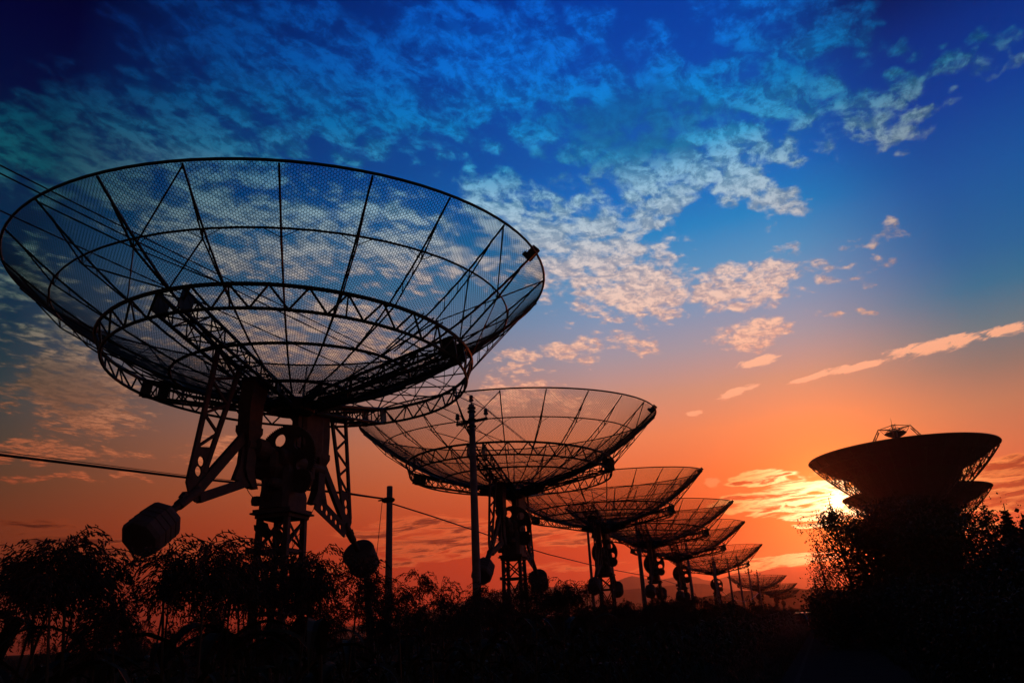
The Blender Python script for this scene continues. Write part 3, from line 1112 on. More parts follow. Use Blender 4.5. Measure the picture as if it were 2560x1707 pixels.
# ------------------------------------------------------------------ the two big solid dishes on the right
def big_dish():
    t = empty('giant_dish')
    RR, FF = 25.0, 17.5
    zv = 34.2
    zb = lambda r_: r_ * r_ / (4 * FF)
    prof = [(0.3 + (RR - .3) * i / 26) for i in range(27)]
    seg = 96
    b = MB()
    for r_ in prof:
        for j in range(seg):
            a = 2 * math.pi * j / seg
            b.v.append(Vector((r_ * math.cos(a), r_ * math.sin(a), zv + zb(r_))))
    for r_ in prof:
        for j in range(seg):
            a = 2 * math.pi * j / seg
            b.v.append(Vector((r_ * math.cos(a), r_ * math.sin(a), zv + zb(r_) - .12)))
    K = len(prof)
    for i in range(K - 1):
        for j in range(seg):
            j2 = (j + 1) % seg
            b.f.append((i * seg + j, i * seg + j2, (i + 1) * seg + j2, (i + 1) * seg + j))
            o_ = K * seg
            b.f.append((o_ + (i + 1) * seg + j, o_ + (i + 1) * seg + j2, o_ + i * seg + j2, o_ + i * seg + j))
    for j in range(seg):
        j2 = (j + 1) % seg
        b.f.append(((K - 1) * seg + j, (K - 1) * seg + j2, (2 * K - 1) * seg + j2, (2 * K - 1) * seg + j))
    b.build('reflector', M['panel'], t, True)
    b = MB()
    b.path([(RR * math.cos(2 * math.pi * j / 96), RR * math.sin(2 * math.pi * j / 96), zv + zb(RR) - .1) for j in range(96)], .22, 6, closed=True)
    b.build('rim', M['steel'], t)
    # backing ribs: lattice girders under the surface
    def low(r_):
        return zv + zb(r_) - (0.35 + 8.6 * (1 - ((r_ - 4) / (RR - 4))) ** .9 if r_ < RR else .3)
    NRB = 32
    rs = [5, 8, 11, 14, 16.5, 19, 21, 23, 24.8]
    for k in range(NRB):
        a = 2 * math.pi * k / NRB
        b = MB()
        P_ = lambda r_, z_: Vector((r_ * math.cos(a), r_ * math.sin(a), z_))
        for i in range(len(rs) - 1):
            b.tube(P_(rs[i], low(rs[i])), P_(rs[i + 1], low(rs[i + 1])), .13, n=4, cap=False)
            b.tube(P_(rs[i], low(rs[i])), P_(rs[i], zv + zb(rs[i]) - .1), .07, n=4, cap=False)
            p, q = (low(rs[i]), zv + zb(rs[i + 1]) - .1) if i % 2 else (zv + zb(rs[i]) - .1, low(rs[i + 1]))
            b.tube(P_(rs[i], p), P_(rs[i + 1], q), .07, n=4, cap=False)
        b.build('backing_rib', M['steel'], t)
    for r_ in (8, 11, 14, 16.5, 19, 21, 23):
        b = MB()
        pts = [Vector((r_ * math.cos(2 * math.pi * j / NRB), r_ * math.sin(2 * math.pi * j / NRB), low(r_))) for j in range(NRB)]
        b.path(pts, .09, 4, closed=True)
        for j in range(NRB):
            p = pts[j]
            q = pts[(j + 1) % NRB]
            b.tube(p, (q.x, q.y, zv + zb(r_) - .1), .05, n=4, cap=False)
            b.tube(q, (p.x, p.y, zv + zb(r_) - .1), .05, n=4, cap=False)
        b.build('backing_ring', M['steel'], t)
    # sub-reflector on four lattice legs
    zs = at(2228, 1070, 240.0).z - 1.75
    b = MB()
    b.lathe((0, 0, zs - 1.3), (0, 0, 1), [(0, .5), (.20, 1.2), (.7, 2.2), (1.3, 3.0), (1.4, 3.0), (1.35, 1.8)], 28)
    b.build('subreflector', M['panel'], t, True)
    b = MB()
    for k in range(4):
        a = R(45 + 90 * k) + R(17)
        er, et = Vector((math.cos(a), math.sin(a), 0)), Vector((-math.sin(a), math.cos(a), 0))
        for sx in (-.4, .4):
            for dz_ in (0, 1.1):
                b.tube(er * 13.0 + et * sx + UZ * (zv + zb(13.0) + dz_), er * 4.2 + et * sx + UZ * (zs + .9 + dz_ * .9), .08, n=4)
        for i in range(8):
            p0, p1 = i / 8, (i + 1) / 8
            lo = lambda u, s_, d_: (er * 13.0 + et * s_ + UZ * (zv + zb(13.0) + d_)).lerp(er * 4.2 + et * s_ + UZ * (zs + .9 + d_ * .9), u)
            b.tube(lo(p0, -.55, 0), lo(p1, -.55, 1.1), .05, n=4, cap=False)
            b.tube(lo(p0, .55, 1.1), lo(p1, .55, 0), .05, n=4, cap=False)
            b.tube(lo(p0, -.55, 1.1), lo(p1, .55, 1.1), .05, n=4, cap=False)
    b.build('feed_legs', M['steel'], t)
    b = MB()
    top = [Vector((4.1 * math.cos(R(62 + 90 * k)), 4.1 * math.sin(R(62 + 90 * k)), zs + 1.75)) for k in range(4)]
    bo = [Vector((2.9 * math.cos(R(62 + 90 * k)), 2.9 * math.sin(R(62 + 90 * k)), zs + .1)) for k in range(4)]
    for k in range(4):
        b.tube(top[k], top[(k + 1) % 4], .10, n=4)
        b.tube(top[k], bo[k], .07, n=4)
        b.tube(bo[k], top[(k + 1) % 4], .06, n=4)
        b.tube(top[k], bo[(k + 1) % 4], .06, n=4)
        b.tube(top[k], (0, 0, zs + 1.3), .07, n=4)
        b.tube(bo[k], (0, 0, zs + 1.3), .07, n=4)
    for k in range(12):
        a = R(30 * k)
        b.tube((2.9 * math.cos(a), 2.9 * math.sin(a), zs + .1), (1.7 * math.cos(a + .2), 1.7 * math.sin(a + .2), zs + 1.1), .06, n=4)
    b.path([(2.9 * math.cos(R(15 * k)), 2.9 * math.sin(R(15 * k)), zs + .1) for k in range(24)], .08, 4, closed=True)
    b.path([(1.7 * math.cos(R(15 * k)), 1.7 * math.sin(R(15 * k)), zs + 1.1) for k in range(24)], .07, 4, closed=True)
    b.build('subreflector_cage', M['steel'], t)
    b = MB()
    b.tube((-.4, 0, zs + 1.3), (-.4, 0, zs + 4.6), .07, .04, 5)
    b.build('lightning_rod', M['steel'], t)
    b = MB()
    b.tube((RR - .2, -1, zv + zb(RR)), (RR + 2.6, -1, zv + zb(RR) + .1), .06, .04, 5)
    b.build('lightning_rod', M['steel'], t)
    # hub, elevation cradle, alidade, pedestal building
    b = MB()
    b.lathe((0, 0, zv - 6.2), (0, 0, 1), [(-2.8, 4.5), (0, 7.0), (3.0, 9.5), (6.2, 13.0), (9.2, 14.6), (9.6, 13.5)], 28)
    for k in range(16):
        a = 2 * math.pi * k / 16
        b.tube((4.5 * math.cos(a), 4.5 * math.sin(a), zv - 6.4), (11 * math.cos(a), 11 * math.sin(a), low(11)), .2, n=5)
        b.tube((4.1 * math.cos(a), 4.1 * math.sin(a), zv - 8.4), (8 * math.cos(a), 8 * math.sin(a), low(8)), .2, n=5)
    b.build('hub', M['steel'], t)
    b = MB()
    b.lathe((-5.5, 0, zv - 7.5), (1, 0, 0), [(0, 1.2), (.2, 1.5), (10.8, 1.5), (11, 1.2)], 16)
    for sx in (-1, 1):
        for sy in (-1, 1):
            b.bar((sx * 5.0, 0, zv - 7.5), (sx * 6.5, sy * 6.5, 12), 1.1, 1.1)
            b.bar((sx * 5.0, sy * 3.4, 21), (sx * 5.6, -sy * 4.6, 16), .6, .6)
    b.bar((-6.5, 6.5, 14), (6.5, 6.5, 14), .8, .8)
    b.bar((-6.5, -6.5, 14), (6.5, -6.5, 14), .8, .8)
    b.build('alidade', M['steel'], t)
    b = MB()
    b.lathe((0, 0, 0), (0, 0, 1), [(0, 8.2), (.4, 7.8), (11, 7.8), (11.1, 9.0), (12, 9.0), (12.05, 6)], 28)
    b.build('pedestal', M['concrete'], t)
    for k in range(8):
        a = 2 * math.pi * (k + .5) / 8
        b = MB()
        b.bar((7.83 * math.cos(a), 7.83 * math.sin(a), 5), (7.83 * math.cos(a), 7.83 * math.sin(a), 6.6), 1.0, .12, (math.cos(a), math.sin(a), 0))
        b.build('window', M['glass'], t)
    return t


gd = big_dish()
tag(gd, 'huge dark solid dish with a caged sub-reflector rising over the trees at the right', 'radio telescope', 'giant solid dishes')
gp = at(2250, 1130, 240)
gd.location = (gp.x, gp.y, 0)
gd2 = copy_tree(gd)
gp = at(2284, 1222, 315)
gd2.location = (gp.x, gp.y, 0)
gd2.scale = (1, 1, .95)
tag(gd2, 'second huge dish almost hidden behind the nearer one, only the ends of its rim showing', 'radio telescope', 'giant solid dishes')


# ------------------------------------------------------------------ poles, wires
def pole_mesh(h, r0, r1, b=None):
    b = b or MB()
    b.lathe((0, 0, -.1), (0, 0, 1), [(0, r0), (h + .1, r1), (h + .11, r1 * .8)], 12)
    return b


def power_pole(loc, h, lab, rz=0.0, r0=.15, r1=.095, arm=True):
    t = empty('utility_pole', loc, rz)
    pole_mesh(h, r0, r1).build('pole_shaft', M['concrete'], t, True)
    if arm:
        b = MB()
        b.bar((-.42, 0, h - .52), (.42, 0, h - .40), .06, .07)
        b.tube((-.36, 0, h - .50), (0, .02, h - .75), .014, n=5)
        b.tube((.36, 0, h - .42), (0, .02, h - .75), .014, n=5)
        for z in (h - .12, h - .22, h - .44, h - .62):
            b.lathe((0, 0, z), (0, 0, 1), [(0, r1 + .01), (.01, r1 + .035), (.05, r1 + .035), (.06, r1 + .01)], 12)
        b.build('crossarm', M['rust'], t)
        for px, pz in ((-.38, h - .47), (.38, h - .38), (0, h + .02)):
            b = MB()
            b.lathe((px, 0, pz), (0, 0, 1), [(0, .018), (.08, .018), (.085, .06), (.13, .065), (.15, .045), (.17, .055), (.23, .05), (.25, .025)], 10)
            b.build('insulator', M['insul'], t)
    tag(t, lab, 'utility pole', 'utility poles along the field')
    return t


def wire(name, pts, r, m, lab, cat, group=None, sag=0.0, nseg=24):
    b = MB()
    full = []
    for i in range(len(pts) - 1):
        for k in range(nseg):
            u = k / nseg
            p = Vector(pts[i]).lerp(Vector(pts[i + 1]), u)
            p.z -= sag * 4 * u * (1 - u)
            full.append(p)
    full.append(Vector(pts[-1]))
    b.path(full, r, 5)
    return tag(b.build(name, m, None, True), lab, cat, group)


P2 = at(1193, 1500, 19.0)
P2.z = 0
h2 = at(1178, 1012, 19.0).z
pp2 = power_pole(P2, h2, 'tall concrete pole with a crossarm and three insulators in front of the second dish', R(-4), .125, .078)
P1 = at(971, 1500, 20.0)
P1.z = 0
h1 = at(963, 1216, 20.0).z
t1 = power_pole(P1, h1, 'shorter plain pole carrying the black cable, left of the second dish', 0, .108, .078, False)
b = MB()
b.lathe((-.20, -.02, h1 - .36), (1, 0, 0), [(0, .03), (.05, .07), (.22, .09), (.30, .06), (.34, .03)], 8)
b.tube((-.30, 0, h1 - .36), (-.1, 0, h1 - .34), .02, .03, n=6)
b.build('cable_clamp', M['rust'], t1)
q0, q1 = at(956, 1250, 20.0), at(938, 1335, 20.2)
wire('guy_wire', [q0, (q1.x - .25, q1.y, .3)], .008, M['cable'], 'thin guy wire running down left of the plain cable pole', 'wire')

POLES = [(1611, 1500, 45.0, 7.4, 'thick pole beside the mount of the fourth dish', .15), (1480, 1455, 37.0, 5.9, 'thin pole at the left of the third dish mount', .09),
         (1733, 1500, 61.0, 7.2, 'thick pole at the right of the fifth dish mount', .15), (1797, 1500, 68.0, None, 'pole with a crossarm seen through the sixth dish', .13),
         (1834, 1510, 78.0, 7.0, 'leftmost of the four thin poles right of the sixth dish', .12), (1860, 1515, 84.0, 7.6, 'second of the four thin poles right of the sixth dish', .12),
         (1884, 1510, 96.0, None, 'third of the four thin poles, with a crossarm, in front of the small distant dish', .12),
         (1905, 1510, 108.0, None, 'fourth of the four thin poles, crossarm level with the small distant dish', .12),
         (2044, 1492, 78.0, None, 'short plain pole by the poplars at the right roadside', .12)]
TOPY = {1797: (1776, 1392), 1884: (1868, 1420), 1905: (1894, 1428), 2044: (2034, 1446)}
pole_objs = {}
for x, y, d_, h_, lab, r0 in POLES:
    p = at(x, y, d_)
    p.z = 0
    if h_ is None:
        h_ = at(*TOPY[x], d_).z
    pole_objs[x] = (power_pole(p, h_, lab, R(-10), r0, r0 * .62, x in (1797, 1884, 1905, 1611)), p, h_)

# power wires from the left edge of the picture to the tall pole, and on to the next poles
rz2 = Matrix.Rotation(R(-4), 3, 'Z')
ins2 = [P2 + rz2 @ Vector(v) for v in ((0, 0, h2 + .26), (.38, 0, h2 - .14), (-.38, 0, h2 - .23))]
for (ex, ey), tip, nm in zip(((0, 394), (0, 413), (0, 507)), ins2, ('uppermost', 'middle', 'lowest')):
    d_ = ray(ex, ey)
    k = (tip.z + .15 - EYE.z) / d_.z
    e = EYE + d_ * k
    far = e + (e - tip) * .5
    wire('power_line', [far, tip], .011, M['cable'], nm + ' of the three power wires crossing behind the largest dish', 'wire', 'overhead power wires', sag=.12)
_, pn, hn = pole_objs[1611]
rzn = Matrix.Rotation(R(-10), 3, 'Z')
nxt = [pn + rzn @ Vector(v) for v in ((0, 0, hn + .26), (.38, 0, hn - .14), (-.38, 0, hn - .23))]
for p, q, nm in zip(ins2, nxt, ('top', 'right-hand', 'left-hand')):
    wire('power_line', [p, q], .010, M['wirebare'], nm + ' wire running on from the tall pole behind the second dish', 'wire', 'overhead power wires', sag=.35)
for (xa, xb) in ((1611, 1797), (1797, 1884), (1884, 1905)):
    _, pa_, ha = pole_objs[xa]
    _, pb_, hb = pole_objs[xb]
    for j, (v, nm) in enumerate((((0, 0, .26), 'top'), ((.38, 0, -.14), 'right-hand'), ((-.38, 0, -.23), 'left-hand'))):
        a_ = pa_ + rzn @ Vector((v[0], v[1], ha + v[2]))
        b_ = pb_ + rzn @ Vector((v[0], v[1], hb + v[2]))
        wire('power_line', [a_, b_], .012, M['wirebare'], '%s far power wire ending at the pole %s' % (nm, {1797: 'seen through the sixth dish', 1884: 'left of the small distant dish', 1905: 'over the small distant dish'}[xb]),
             'wire', 'overhead power wires', sag=.6)
# the thick cable with its carrier wire
cab = [at(-420, 1085, 15.0), at(0, 1137, 15.6), at(470, 1194, 17.2), at(870, 1234, 19.3), at(957, 1246, 19.9)]
wire('black_cable', cab, .026, M['cable'], 'thick black cable crossing behind the largest dish to the plain pole', 'cable', nseg=6)
wire('carrier_wire', [p + Vector((0, 0, .075 - .015 * i)) for i, p in enumerate(cab)], .007, M['cable'], 'thin carrier wire just above the thick black cable', 'wire', nseg=6)
cab2 = [at(978, 1258, 20.1), at(1080, 1290, 22.0), at(1185, 1325, 24.0), at(1280, 1358, 27.5), at(1370, 1385, 31.0), at(1480, 1412, 37.0), at(1545, 1426, 41.5), at(1605, 1437, 45.0), at(1661, 1450, 53.0), at(1730, 1471, 61.0)]
wire('black_cable', cab2, .020, M['cable'], 'thin sagging cable running right from the plain pole behind the second dish', 'cable', nseg=5)
arc = [at(1806, 1478, 76), at(1822, 1492, 78), at(1840, 1500, 80), at(1858, 1503.5, 82), at(1872, 1500, 84), at(1884, 1493, 86), at(1896, 1482, 88)]
wire('slack_cable', arc, .030, M['wirebare'], 'slack pale cable hanging in a low arc between the far thin poles', 'cable', nseg=5)


# ------------------------------------------------------------------ crop plants
def blade(L, wid, a0, droop, seed):
    """one arching leaf along +x from the origin, folded along its middle"""
    r2 = random.Random(seed)
    b = MB()
    n_ = 8
    x = z = 0.0
    ang = a0
    tw = r2.uniform(-.5, .5)
    pts = []
    for i in range(n_ + 1):
        u = i / n_
        pts.append((x, z, ang, u))
        x += math.cos(ang) * L / n_
        z += math.sin(ang) * L / n_
        ang -= droop / n_ * (0.5 + 1.6 * u)
    for (x, z, ang, u) in pts:
        w = wid * (0.45 + .55 * min(1, u * 4)) * (1 - max(0, u - .35) / .65) ** .8 + .002
        t = tw * u
        nx, nz = -math.sin(ang), math.cos(ang)
        for s_ in (-1, 0, 1):
            yy = s_ * w / 2 * math.cos(t)
            lift = (abs(s_) * w * .18) + s_ * w / 2 * math.sin(t)
            b.v.append(Vector((x + nx * lift, yy, z + nz * lift)))
    for i in range(n_):
        for s_ in (0, 1):
            k = i * 3 + s_
            b.f.append((k, k + 1, k + 4, k + 3))
    me = bpy.data.meshes.new('leaf')
    me.from_pydata([tuple(v) for v in b.v], [], b.f)
    me.materials.append(M['leaf'])
    return me


BLADES = [blade(rnd.uniform(.55, .95), rnd.uniform(.065, .10), rnd.uniform(.7, 1.25), rnd.uniform(1.9, 3.4), i) for i in range(8)]


def panicle(seed, size, droop, lite=False):
    """drooping branched seed head; each branch hangs over under its spikelets"""
    r2 = random.Random(seed)
    b = MB()
    nb = 12 if lite else 34
    side = r2.uniform(0, 6.28)
    for i in range(nb):
        a = side + r2.gauss(0, 1.5)
        z0 = r2.uniform(-.10, .10) * size
        L = size * r2.uniform(.20, .36)
        er = Vector((math.cos(a), math.sin(a), 0))
        p = Vector((0, 0, z0))
        ang = r2.uniform(.25, 1.25)
        pts = [p.copy()]
        ns = 4 if lite else 6
        for k in range(ns):
            p = p + (er * math.cos(ang) + UZ * math.sin(ang)) * (L / ns)
            ang -= droop * r2.uniform(.2, .5) * (6 / ns)
            pts.append(p.copy())
        b.path(pts, .0026 if not lite else .004, 3, cap=False)
        nsd = 13 if lite else 34
        for k in range(nsd):
            u = r2.uniform(.18, 1.0) * (len(pts) - 1)
            i0_ = int(min(u, len(pts) - 2))
            q = pts[i0_].lerp(pts[i0_ + 1], u - i0_)
            q = q + Vector((r2.uniform(-1, 1), r2.uniform(-1, 1), r2.uniform(-1.6, .5))) * .022
            ln = r2.uniform(.016, .034) * (1.5 if lite else 1.0)
            d_ = Vector((er.x * .7 + r2.uniform(-.5, .5), er.y * .7 + r2.uniform(-.5, .5), -1 + r2.uniform(0, .8))).normalized()
            s_ = d_.cross(Vector((r2.uniform(-1, 1), r2.uniform(-1, 1), .3))).normalized()
            t_ = d_.cross(s_)
            kk = len(b.v)
            if lite:
                b.v += [q - d_ * ln / 2, q + s_ * ln * .24, q + d_ * ln * .6, q - s_ * ln * .24]
                b.f += [(kk, kk + 1, kk + 2, kk + 3)]
                continue
            b.v += [q - d_ * ln / 2, q + s_ * ln * .17, q + t_ * ln * .15 - s_ * ln * .08, q - t_ * ln * .15 - s_ * ln * .08, q + d_ * ln * .6]
            b.f += [(kk, kk + 1, kk + 2), (kk, kk + 2, kk + 3), (kk, kk + 3, kk + 1), (kk + 4, kk + 2, kk + 1), (kk + 4, kk + 3, kk + 2), (kk + 4, kk + 1, kk + 3)]
    return b


def plant_spec(seed):
    r2 = random.Random(seed)
    h = r2.uniform(1.64, 1.98)
    lean = Vector((r2.uniform(-.16, .16), r2.uniform(-.16, .16), 0))
    pts = [lean * (u * u) + UZ * (h * u) for u in (0, .25, .5, .75, 1.0)]
    lv = []
    nl = r2.randint(7, 9)
    for i in range(nl):
        u = .10 + .64 * i / (nl - 1) + r2.uniform(-.03, .03)
        u = min(u, .97)
        lv.append((lean * (u * u) + UZ * (h * u), i * 2.6 + r2.uniform(-.5, .5), r2.randrange(len(BLADES)), r2.uniform(.75, 1.1) * (1.0 if u < .8 else .75)))
    return h, pts, lv, r2.uniform(.85, 1.25), r2.uniform(1.0, 1.7)


def make_plant(seed):
    h, pts, lv, ps, pd = plant_spec(seed)
    t = empty('millet_plant')
    b = MB()
    b.path(pts, [.013, .012, .010, .008, .005], 5)
    b.build('stem', M['stalk'], t)
    for p, a, k, s_ in lv:
        o = link('leaf', BLADES[k], t)
        o.location = p
        o.rotation_euler = (0, 0, a)
        o.scale = (s_, s_, s_)
    o = panicle(seed, ps, pd).build('seed_head', M['seed'], t)
    o.location = pts[-1]
    return t


CROP_GROUP = 'millet plants of the field edge'
CROP_WHERE = [(290, 'at the far left, before the left counterweight'), (480, 'under the left counterweight'), (610, 'between the left counterweight and the lattice tower'),
              (780, 'in front of the largest dish\'s lattice tower'), (950, 'around the right counterweight'), (1160, 'between the plain pole and the insulator pole'),
              (1420, 'below the second dish\'s mount'), (1700, 'below the third and fourth dishes'), (9999, 'toward the road, below the far dishes')]
dish_xy = [Vector((d[0][0], d[0][1], 0)) for d in DISHES] + [P1, P2]
cands = []


def crop_zone(t0, t1, w0, w1, sp, seed):
    r2 = random.Random(seed)
    t = t0
    while t < t1:
        w = w0
        while w > w1:
            p = along(t + r2.uniform(-.4, .4) * sp, w + r2.uniform(-.4, .4) * sp)
            w -= sp
            az_ = math.degrees(math.atan2(p.x, p.y))
            dist = math.hypot(p.x, p.y)
            if abs(az_) > 41 or p.y < 1.5 or dist < 3.6:
                continue
            if any((p - q).length < .8 for q in dish_xy):
                continue
            cands.append((dist, p))
        t += sp


crop_zone(-2, 26, -2.55, -4.3, .62, 1)
n_front = len(cands)
crop_zone(-2, 26, -4.4, -6.8, .95, 6)
crop_zone(26, 70, -2.3, -5.2, .72, 2)
crop_zone(70, 250, -2.2, -4.6, 1.15, 3)
crop_zone(2, 40, -7.0, -16, 1.25, 4)
crop_zone(40, 130, -5.5, -20, 1.7, 5)
cands.sort(key=lambda q: q[0])
VAR = [make_plant(100 + i) for i in range(7)]
used = [False] * len(VAR)
NIND = 268
for i, (dist, p) in enumerate(cands[:NIND]):
    k = rnd.randrange(len(VAR))
    if not used[k]:
        t, used[k] = VAR[k], True
    else:
        t = copy_tree(VAR[k])
    t.location = p
    s_ = rnd.uniform(.86, 1.07) * (1.0 if rnd.random() < .90 else 1.12)
    if dist < 5.5:
        s_ *= .98
    if (p - LINE0).dot(PERP) < -4.3:
        s_ *= .88
    t.scale = (s_, s_, s_)
    t.rotation_euler = (rnd.uniform(-.05, .05), rnd.uniform(-.05, .05), rnd.uniform(0, 6.28))
    az_ = math.atan2(p.x, p.y)
    where = next(w for x, w in CROP_WHERE if az_ < azel(x, 1450)[0])
    tag(t, 'dark millet stalk with a drooping seed head ' + where, 'crop plant', CROP_GROUP)
# taller stalks that stand out of the front row
for x, y in ((62, 1335), (250, 1325), (300, 1345), (468, 1345), (535, 1335), (585, 1352), (640, 1372), (688, 1385), (735, 1372), (775, 1380), (828, 1368), (858, 1376),
             (960, 1432), (1010, 1440), (1110, 1446), (1215, 1452), (1310, 1450), (1390, 1446), (160, 1362), (400, 1365)):
    a_, e_ = azel(x, y)
    d_ = max(4.5, min(13.0, .60 / math.tan(e_)))
    p = Vector((math.sin(a_) * d_, math.cos(a_) * d_, 0))
    k = rnd.randrange(len(VAR))
    t = copy_tree(VAR[k])
    s_ = (EYE.z + d_ * math.tan(e_)) / (plant_spec(100 + k)[0] + .20)
    t.location = p
    t.scale = (s_, s_, s_)
    t.rotation_euler = (0, 0, rnd.uniform(0, 6.28))
    where = next(w for xx, w in CROP_WHERE if a_ < azel(xx, 1450)[0])
    tag(t, 'taller millet stalk standing out of the crop ' + where, 'crop plant', CROP_GROUP)
# the rest of the field, too many to count
lite = []
for k in range(4):
    h, pts, lv, ps, pd = plant_spec(300 + k)
    b = MB()
    b.path(pts, .011, 3, cap=False)
    for p, a, kk, s_ in lv:
        me = BLADES[kk]
        rot = Matrix.Rotation(a, 3, 'Z')
        k0 = len(b.v)
        co = [v.co for v in me.vertices]
        keep = [0, 2, 6, 8, 12, 14, 18, 20, 24, 26]
        for q in keep:
            b.v.append(p + rot @ (co[q] * s_))
        for i in range(4):
            b.f.append((k0 + 2 * i, k0 + 2 * i + 1, k0 + 2 * i + 3, k0 + 2 * i + 2))
    pb = panicle(300 + k, ps * 1.05, pd, True)
    k0 = len(b.v)
    b.v += [v + pts[-1] for v in pb.v]
    b.f += [tuple(k0 + q for q in f) for f in pb.f]
    lite.append((np.array([tuple(v) for v in b.v]), b.f))
av, af, base = [], [], 0
for dist, p in cands[NIND:]:
    vv, ff = lite[rnd.randrange(4)]
    a = rnd.uniform(0, 6.28)
    s_ = rnd.uniform(.80, 1.16) * (1.12 if rnd.random() < .1 else 1)
    rot = np.array(((math.cos(a), -math.sin(a), 0), (math.sin(a), math.cos(a), 0), (0, 0, 1))) * s_
    av.append(vv @ rot.T + np.array((p.x, p.y, 0)))
    af += [tuple(base + q for q in f) for f in ff]
    base += len(vv)
me = bpy.data.meshes.new('millet_field')
me.from_pydata(np.concatenate(av).tolist(), [], af)
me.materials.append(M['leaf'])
tag(link('millet_field', me), 'mass of dark millet filling the field behind the front stalks', 'crop', kind='stuff')

# verge grass and weeds: one mass on each side of the road
r2 = random.Random(21)
b = MB()


def tuft(p, h, nb):
    for _ in range(nb):
        a = r2.uniform(0, 6.28)
        L = h * r2.uniform(.5, 1.0)
        er = Vector((math.cos(a), math.sin(a), 0))
        sd = Vector((-er.y, er.x, 0)) * (.006 + .008 * h)
        q = p + Vector((r2.uniform(-.08, .08), r2.uniform(-.08, .08), 0))
        m_ = q + er * (L * .22) + UZ * (L * .65)
        e_ = q + er * (L * .62) + UZ * (L * .85)
        k = len(b.v)
        b.v += [q - sd, q + sd, m_ + sd * .8, m_ - sd * .8, e_]
        b.f += [(k, k + 1, k + 2, k + 3), (k + 3, k + 2, k + 4)]


for _ in range(5200):
    t = r2.uniform(0, 1) ** 1.6 * 120 + 1
    w = -.5 - r2.random() * 1.9
    tuft(along(t, w), r2.uniform(.12, .28) + .40 * max(0, (-w - 1.0)) * r2.random(), 6)
for _ in range(4200):
    t = r2.uniform(0, 1) ** 1.6 * 120 + 1
    w = 2.75 + r2.random() * 1.5
    tuft(along(t, w), r2.uniform(.15, .45) + .5 * max(0, w - 3.2) * r2.random(), 6)
tag(b.build('verge_grass', M['dark_leaf']), 'rough dark grass along both road verges', 'grass', kind='stuff')


# ------------------------------------------------------------------ trees and shrubs
def leaf_cloud(b, c, n_, rad, size, r2, flat=1.0):
    for _ in range(n_):
        while True:
            v = Vector((r2.uniform(-1, 1), r2.uniform(-1, 1), r2.uniform(-1, 1)))
            if v.length < 1:
                break
        p = c + Vector((v.x * rad, v.y * rad, v.z * rad * flat))
        d_ = Vector((r2.uniform(-1, 1), r2.uniform(-1, 1), r2.uniform(-1.2, .4))).normalized()
        s_ = d_.cross(Vector((r2.uniform(-1, 1), r2.uniform(-1, 1), r2.uniform(-1, 1)))).normalized()
        L = size * r2.uniform(.7, 1.3)
        k = len(b.v)
        b.v += [p, p + d_ * L * .45 + s_ * L * .36, p + d_ * L, p + d_ * L * .45 - s_ * L * .36]
        b.f += [(k, k + 1, k + 2), (k, k + 2, k + 3)]


def tree(name, loc, h, width, seed, style, lab, cat='tree', group='trees at the right roadside', dens=1.0, leaf=.10, m='tree_leaf'):
    r2 = random.Random(seed)
    t = empty(name, loc, r2.uniform(0, 6.28))
    tb, cb = MB(), MB()
    lean = Vector((r2.uniform(-.04, .04), r2.uniform(-.04, .04), 0)) * h
    tp = lambda u: lean * (u * u) + UZ * (h * u) + Vector((math.sin(u * 7 + seed), math.cos(u * 6 + seed), 0)) * .012 * h * u
    tr = max(.05, h * .016)
    tb.path([tp(i / 10) for i in range(11)], [tr * (1.25 if i == 0 else 1) * (1 - .088 * i) + .008 for i in range(11)], 8)
    if style == 'poplar':
        nl, u0 = int(40 * dens), .04
    elif style == 'conifer':
        nl, u0 = int(46 * dens), .10
    else:
        nl, u0 = int(30 * dens), .22
    for i in range(nl):
        u = u0 + (1 - u0) * ((i + r2.random()) / nl) ** .9
        a = i * 2.4 + r2.uniform(-.6, .6)
        er = Vector((math.cos(a), math.sin(a), 0))
        if style == 'poplar':
            prof = math.sin(min(1, (u + .08) * 1.02) * math.pi) ** .6 * (1.15 - .5 * u)
            L, rise = width * .5 * prof * r2.uniform(.75, 1.2), 1.25
        elif style == 'conifer':
            prof = (1.05 - u)
            L, rise = width * .5 * prof * r2.uniform(.8, 1.15), .10
        else:
            prof = math.sqrt(max(.05, 1 - ((u - .60) / .48) ** 2))
            L, rise = width * .5 * prof * r2.uniform(.7, 1.1), .55
        p0 = tp(u * .94)
        p1 = p0 + er * L * .55 + UZ * (L * rise * .45)
        p2 = p0 + er * L + UZ * (L * rise)
        tb.path([p0, p1, p2], [tr * (1 - u) * .42 + .012, tr * (1 - u) * .25 + .008, .004], 5)
        ncl = 3 if style != 'conifer' else 4
        if u > .9:
            ncl = 1
        for q in range(ncl):
            uu = .35 + .65 * (q + r2.random() * .6) / ncl
            c = p0.lerp(p2, uu) + Vector((r2.uniform(-1, 1), r2.uniform(-1, 1), r2.uniform(-.5, .8))) * .16 * L
            rad = (.20 + .28 * L) * (.75 if style == 'conifer' else 1.0) * r2.uniform(.7, 1.2)
            nlv = int(70 * dens * r2.uniform(.5, 1.3) * (1.0 if style == 'conifer' else min(1.0, (rad / .62) ** 1.3))) + 3
            leaf_cloud(cb, c, nlv, rad, leaf, r2, .45 if style == 'conifer' else .9)
    leaf_cloud(cb, tp(.93), 26, .35 + .06 * width, leaf, r2, 2.0)
    tb.build('trunk', M['bark'], t)
    cb.build('crown', M[m], t)
    tag(t, lab, cat, group)
    return t


def place(x, ytop, d_):
    p = at(x, ytop, d_)
    return (p.x, p.y, 0), p.z


